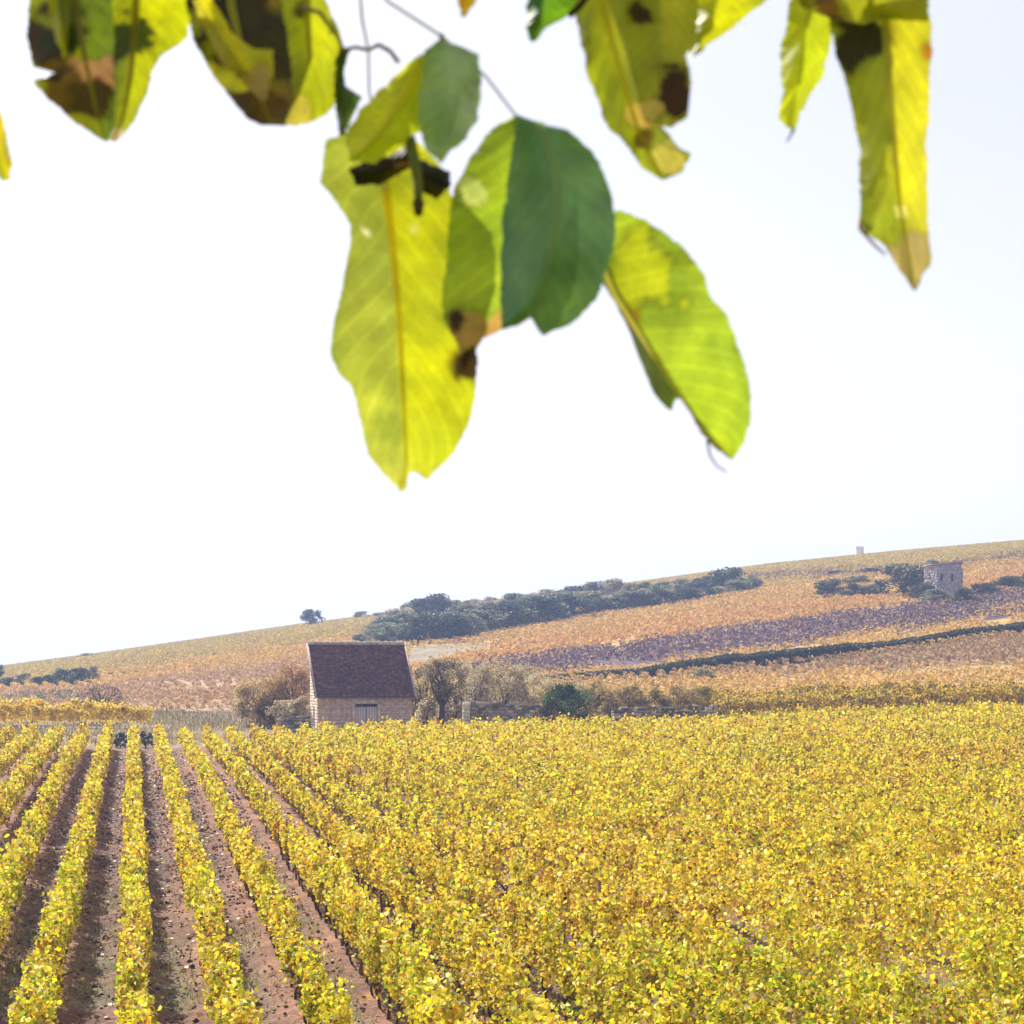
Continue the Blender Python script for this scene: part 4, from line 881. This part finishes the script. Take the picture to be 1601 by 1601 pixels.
# right of centre ------------------------------------------------------
walnut_leaf([(822, -40), (824, 0), (820, 40), (831, 66)], [(850, -40), (850, 0), (842, 35), (832, 66)], [(930, -40), (905, 0), (885, 28), (856, 42), (834, 66)], 1.0, (62, 104, 30), (84, 124, 32), fold=.012, bend=0, label='small dark green leaf tip at the top', seed=16, rib=False)
walnut_leaf([(890, -60), (896, 20), (910, 82), (930, 150), (946, 190), (982, 232), (1002, 262), (1034, 281)], [(925, -60), (940, 0), (958, 70), (978, 140), (996, 200), (1036, 281)], [(985, -60), (994, 20), (1002, 90), (1010, 160), (1036, 200), (1056, 222), (1066, 234), (1083, 240), (1066, 270), (1038, 281)],
            1.02, (150, 156, 34), (142, 146, 42), fold=.016, bend=-.015, spots=[(1005, 185, 24, (176, 150, 84)), (1010, 215, 20, (76, 60, 28)), (1040, 250, 30, (160, 150, 76))], label='long hanging leaf with a hooked torn tip', seed=17, ribc=(208, 196, 40))
walnut_leaf([(972, -60), (978, 20), (986, 90), (994, 140), (1008, 190)], [(1035, -60), (1036, 20), (1038, 90), (1036, 150), (1040, 198)], [(1090, -60), (1092, 20), (1088, 62), (1074, 86), (1080, 130), (1076, 182), (1050, 200)],
            .99, (150, 154, 46), (172, 172, 56), fold=.01, bend=.01, wave=.002, spots=[(1062, 150, 44, (66, 44, 20)), (1020, 170, 22, (190, 166, 96)), (1000, 20, 18, (60, 50, 20))], label='shorter leaf with a dark brown hole over the hooked one', seed=18, rib=False)
walnut_leaf([(1080, -60), (1086, 0), (1086, 50), (1078, 90)], [(1130, -60), (1125, 0), (1105, 50), (1080, 92)], [(1240, -60), (1196, 2), (1150, 40), (1110, 68), (1082, 92)], 1.04, (160, 164, 22), (178, 178, 24), fold=.012, bend=0, label='plain olive yellow leaf corner at the top', seed=19, rib=False)
walnut_leaf([(712, -50), (716, 0), (722, 28)], [(735, -50), (732, 0), (724, 28)], [(770, -50), (745, 0), (726, 28)], 1.0, (214, 170, 30), (224, 196, 40), fold=.006, bend=0, label='golden leaf tip showing at the top', seed=20, rib=False)
# right group ----------------------------------------------------------
walnut_leaf([(1240, -30), (1234, 16), (1221, 70), (1218, 102), (1226, 140), (1216, 186), (1240, 208)], [(1265, -30), (1262, 30), (1256, 90), (1248, 150), (1240, 206)], [(1300, -30), (1304, 30), (1298, 72), (1288, 116), (1266, 148), (1252, 180), (1242, 208)],
            1.03, (192, 196, 40), (168, 178, 34), fold=.014, bend=-.008, label='short bright leaf left of the longest right hand leaf', seed=21, ribc=(190, 190, 50), rib=False)
walnut_leaf([(1290, -40), (1298, 30), (1306, 90), (1322, 132), (1340, 200), (1346, 270), (1346, 340), (1352, 362), (1366, 372), (1382, 384), (1402, 422), (1428, 454)], [(1380, -40), (1384, 40), (1390, 130), (1398, 230), (1408, 330), (1430, 454)], [(1450, -40), (1452, 20), (1459, 80), (1450, 190), (1448, 270), (1450, 350), (1460, 408), (1432, 454)],
            1.01, (160, 166, 50), (190, 184, 40), fold=.018, bend=-.02, spots=[(1340, 60, 44, (52, 48, 20)), (1424, 430, 62, (160, 142, 100)), (1455, 80, 16, (170, 120, 40)), (1400, 250, 12, (210, 200, 120)), (1410, 330, 10, (214, 204, 130))], label='long narrow leaf hanging at the right with a brown tip', seed=22, ribc=(196, 188, 60))  # dark spot near the top is painted shade
walnut_leaf([(1225, -60), (1232, -10), (1260, 14), (1300, 30)], [(1300, -60), (1310, -20), (1330, 10), (1340, 36)], [(1460, -60), (1454, 0), (1452, 34), (1390, 30), (1345, 38)], .985, (120, 120, 28), (166, 164, 30), fold=.01, bend=0, spots=[(1300, 12, 26, (80, 58, 26))], label='olive leaf crossing above the long right hand leaf', seed=23, rib=False)
# twigs and limbs --------------------------------------------------------
TW = lin(214, 208, 196); GR = lin(128, 116, 60); DK = lin(60, 48, 30)
def tw(pts, r0, r1, name, c, k=6):
    q = np.array([P(*p) for p in pts]) - ORG; mb = MB(); mb.tube(q, np.linspace(r0, r1, len(q)), k, c)
    return obj(name, mb.mesh(name, True), M_BARK, walnut)
tw([(548, -300, 1.03), (558, -80, 1.03), (566, 30, 1.03), (576, 80, 1.03), (577, 140, 1.03), (590, 225, 1.045), (602, 300, 1.05)], .0010, .0005, 'twig', TW)
tw([(500, -300, 1.05), (560, -60, 1.04), (606, 2, 1.03), (690, 56, 1.02), (760, 120, 1.01), (806, 180, 1.0), (845, 195, .99)], .0010, .0006, 'twig', TW)
tw([(536, 78, 1.04), (556, 74, 1.03), (576, 78, 1.03), (592, 70, 1.03), (610, 80, 1.02), (622, 96, 1.01)], .0009, .0012, 'twig', GR)
tw([(665, 84, 1.0), (692, 64, 1.0), (690, 56, 1.02)], .0014, .0014, 'twig', GR)
tw([(640, 215, 1.01), (648, 250, 1.01), (654, 290, 1.01), (654, 316, 1.012)], .003, .0022, 'twig', lin(118, 118, 60))
tw([(654, 316, 1.012), (654, 324, 1.012), (654, 336, 1.014)], .0034, .002, 'bud', lin(84, 68, 42))
tw([(470, 10, 1.0), (500, 20, 1.0), (530, 60, 1.01), (536, 78, 1.02)], .0012, .001, 'twig', GR)
tw([(1105, 688, 1.05), (1110, 712, 1.05), (1120, 728, 1.05), (1136, 738, 1.05)], .0007, .0004, 'tendril', lin(150, 150, 140))
tw([(1347, 340, 1.01), (1345, 358, 1.01), (1352, 366, 1.01), (1368, 384, 1.01), (1384, 398, 1.01)], .0012, .0005, 'tendril', lin(140, 112, 80))
tw([(1240, 204, 1.03), (1236, 212, 1.03), (1230, 222, 1.03)], .0008, .0004, 'tendril', lin(140, 140, 130))
tw([(890, 25, 1.0), (905, 10, 1.0), (930, -20, 1.0), (960, -200, 1.03)], .0016, .002, 'twig', DK)
LZ = 5.98
limb = MB(); lc = lin(112, 104, 92)
limb.tube([(TREE_X, TREE_Y, tz - .2), (TREE_X - .03, TREE_Y, tz + .8), (TREE_X - .1, TREE_Y + .05, tz + 1.7), (TREE_X - .1, TREE_Y + .02, tz + 2.8), (TREE_X - .2, TREE_Y - .1, tz + 4.2)] - ORG, [.17, .14, .125, .1, .05], 12, lc)
obj('trunk', limb.mesh('walnut_trunk', True), M_BARK, walnut)
limb = MB(); lp = np.array([(TREE_X - .1, TREE_Y + .05, tz + 1.9), (1.5, .6, 5.8), (.9, .9, 5.84), (.4, 1.02, 5.75), (.0, 1.05, 5.71), (-.4, 1.06, 5.69), (-.7, 1.1, 5.67)])
limb.tube(lp - ORG, [.07, .05, .038, .028, .018, .012, .006], 9, lc); obj('limb', limb.mesh('walnut_limb', True), M_BARK, walnut)
# stalks that carry the hanging leaves from the limb
for (px, py, d) in [(110, -60, 1.0), (215, -50, 1.03), (360, -60, 1.02), (480, -60, 1.05), (85, -40, .98), (-30, 140, 1.02), (850, -40, 1.0), (925, -60, 1.02), (1035, -60, .99), (1130, -60, 1.04), (735, -50, 1.0), (1265, -30, 1.03), (1380, -40, 1.01), (1300, -60, .985)]:
    q = P(px, py, d); xl = q[0] + rng.uniform(-.03, .03); zl = np.interp(xl, lp[::-1, 0], lp[::-1, 2]); yl = np.interp(xl, lp[::-1, 0], lp[::-1, 1])
    mb = MB(); mb.tube(np.array([(xl, yl, zl), ((xl + q[0]) / 2, (yl + q[1]) / 2, (zl + q[2]) / 2 + .03), q + (0, 0, .02), q]) - ORG, [.003, .0022, .0016, .0012], 6, GR)
    obj('leaf_stalk', mb.mesh('leaf_stalk', True), M_BARK, walnut)
for (px, py, d) in [(548, -300, 1.03), (500, -300, 1.05), (960, -200, 1.03)]:
    q = P(px, py, d); zl = np.interp(q[0], lp[::-1, 0], lp[::-1, 2]); yl = np.interp(q[0], lp[::-1, 0], lp[::-1, 1])
    mb = MB(); mb.tube(np.array([(q[0], yl, zl), (q[0], (yl + q[1]) / 2, (zl + q[2]) / 2 + .02), q]) - ORG, [.0028, .002, .0016], 6, GR); obj('leaf_stalk', mb.mesh('leaf_stalk', True), M_BARK, walnut)
# generic leaves above the frame
def generic_leaf(seed):
    t = np.linspace(0, 1, 14); wdt = .032 * np.sin(np.pi * t ** .85) ** .8; V = []; C = []; UV = []
    rs = np.random.default_rng(seed); cc = lin(*[YG, OLIV, LIME, YEL][seed % 4])
    for i, tt in enumerate(t):
        for u in np.linspace(-1, 1, 7):
            V.append((u * wdt[i], .012 * abs(u) + .02 * math.sin(3 * tt), -.15 * tt)); C.append(cc * (.85 + .3 * rs.random())); UV.append((u, tt))
    i = (np.arange(13)[:, None] * 7 + np.arange(6)[None]).ravel(); f = np.stack([i, i + 1, i + 8, i + 7], 1)
    me = mesh_np('walnut_leaf_plain', V, f, np.array(C), np.array(UV), True); me.materials.append(M_LEAF); return me
GL = [generic_leaf(i) for i in range(4)]
for i in range(18):  # unseen leaves added on the sun side to shade the left group
    x = rng.uniform(-.62, .15); o = obj('leaf', GL[i % 4], None, walnut); o.location = Vector((x, rng.uniform(1.08, 1.36), rng.uniform(5.80, 5.98))) - T0
    o.rotation_euler = (rng.uniform(-.9, .9), rng.uniform(-.9, .9), rng.uniform(0, 6.28)); o.scale = [rng.uniform(.8, 1.1)] * 3
for i in range(46):
    s = rng.uniform(.25, 1.0); x = 1.4 - 2.0 * s; zl = np.interp(x, lp[::-1, 0], lp[::-1, 2]); yl = np.interp(x, lp[::-1, 0], lp[::-1, 1])
    o = obj('leaf', GL[i % 4], None, walnut); o.location = Vector((x, yl + rng.uniform(-.1, .25), max(zl + rng.uniform(-.02, .22), 5.86))) - T0
    o.rotation_euler = (rng.uniform(-1.2, 1.2), rng.uniform(-1.2, 1.2), rng.uniform(0, 6.28)); o.scale = [rng.uniform(.8, 1.15)] * 3

# ------------------------------------------------------------------ haze
m, ns, ls = new_mat('haze')
pv = N(ns, 'ShaderNodeVolumePrincipled'); pv.inputs['Density'].default_value = .00062; pv.inputs['Color'].default_value = (.48, .6, 1, 1); pv.inputs['Anisotropy'].default_value = .3
o = N(ns, 'ShaderNodeOutputMaterial'); ls.new(pv.outputs[0], o.inputs['Volume'])
mb = MB(); mb.box((-1600, -260, -70), (1600, 1560, 75)); hz = stuff('haze', mb.mesh('haze'), m, 'thin blue haze over the far hillside', 'haze')
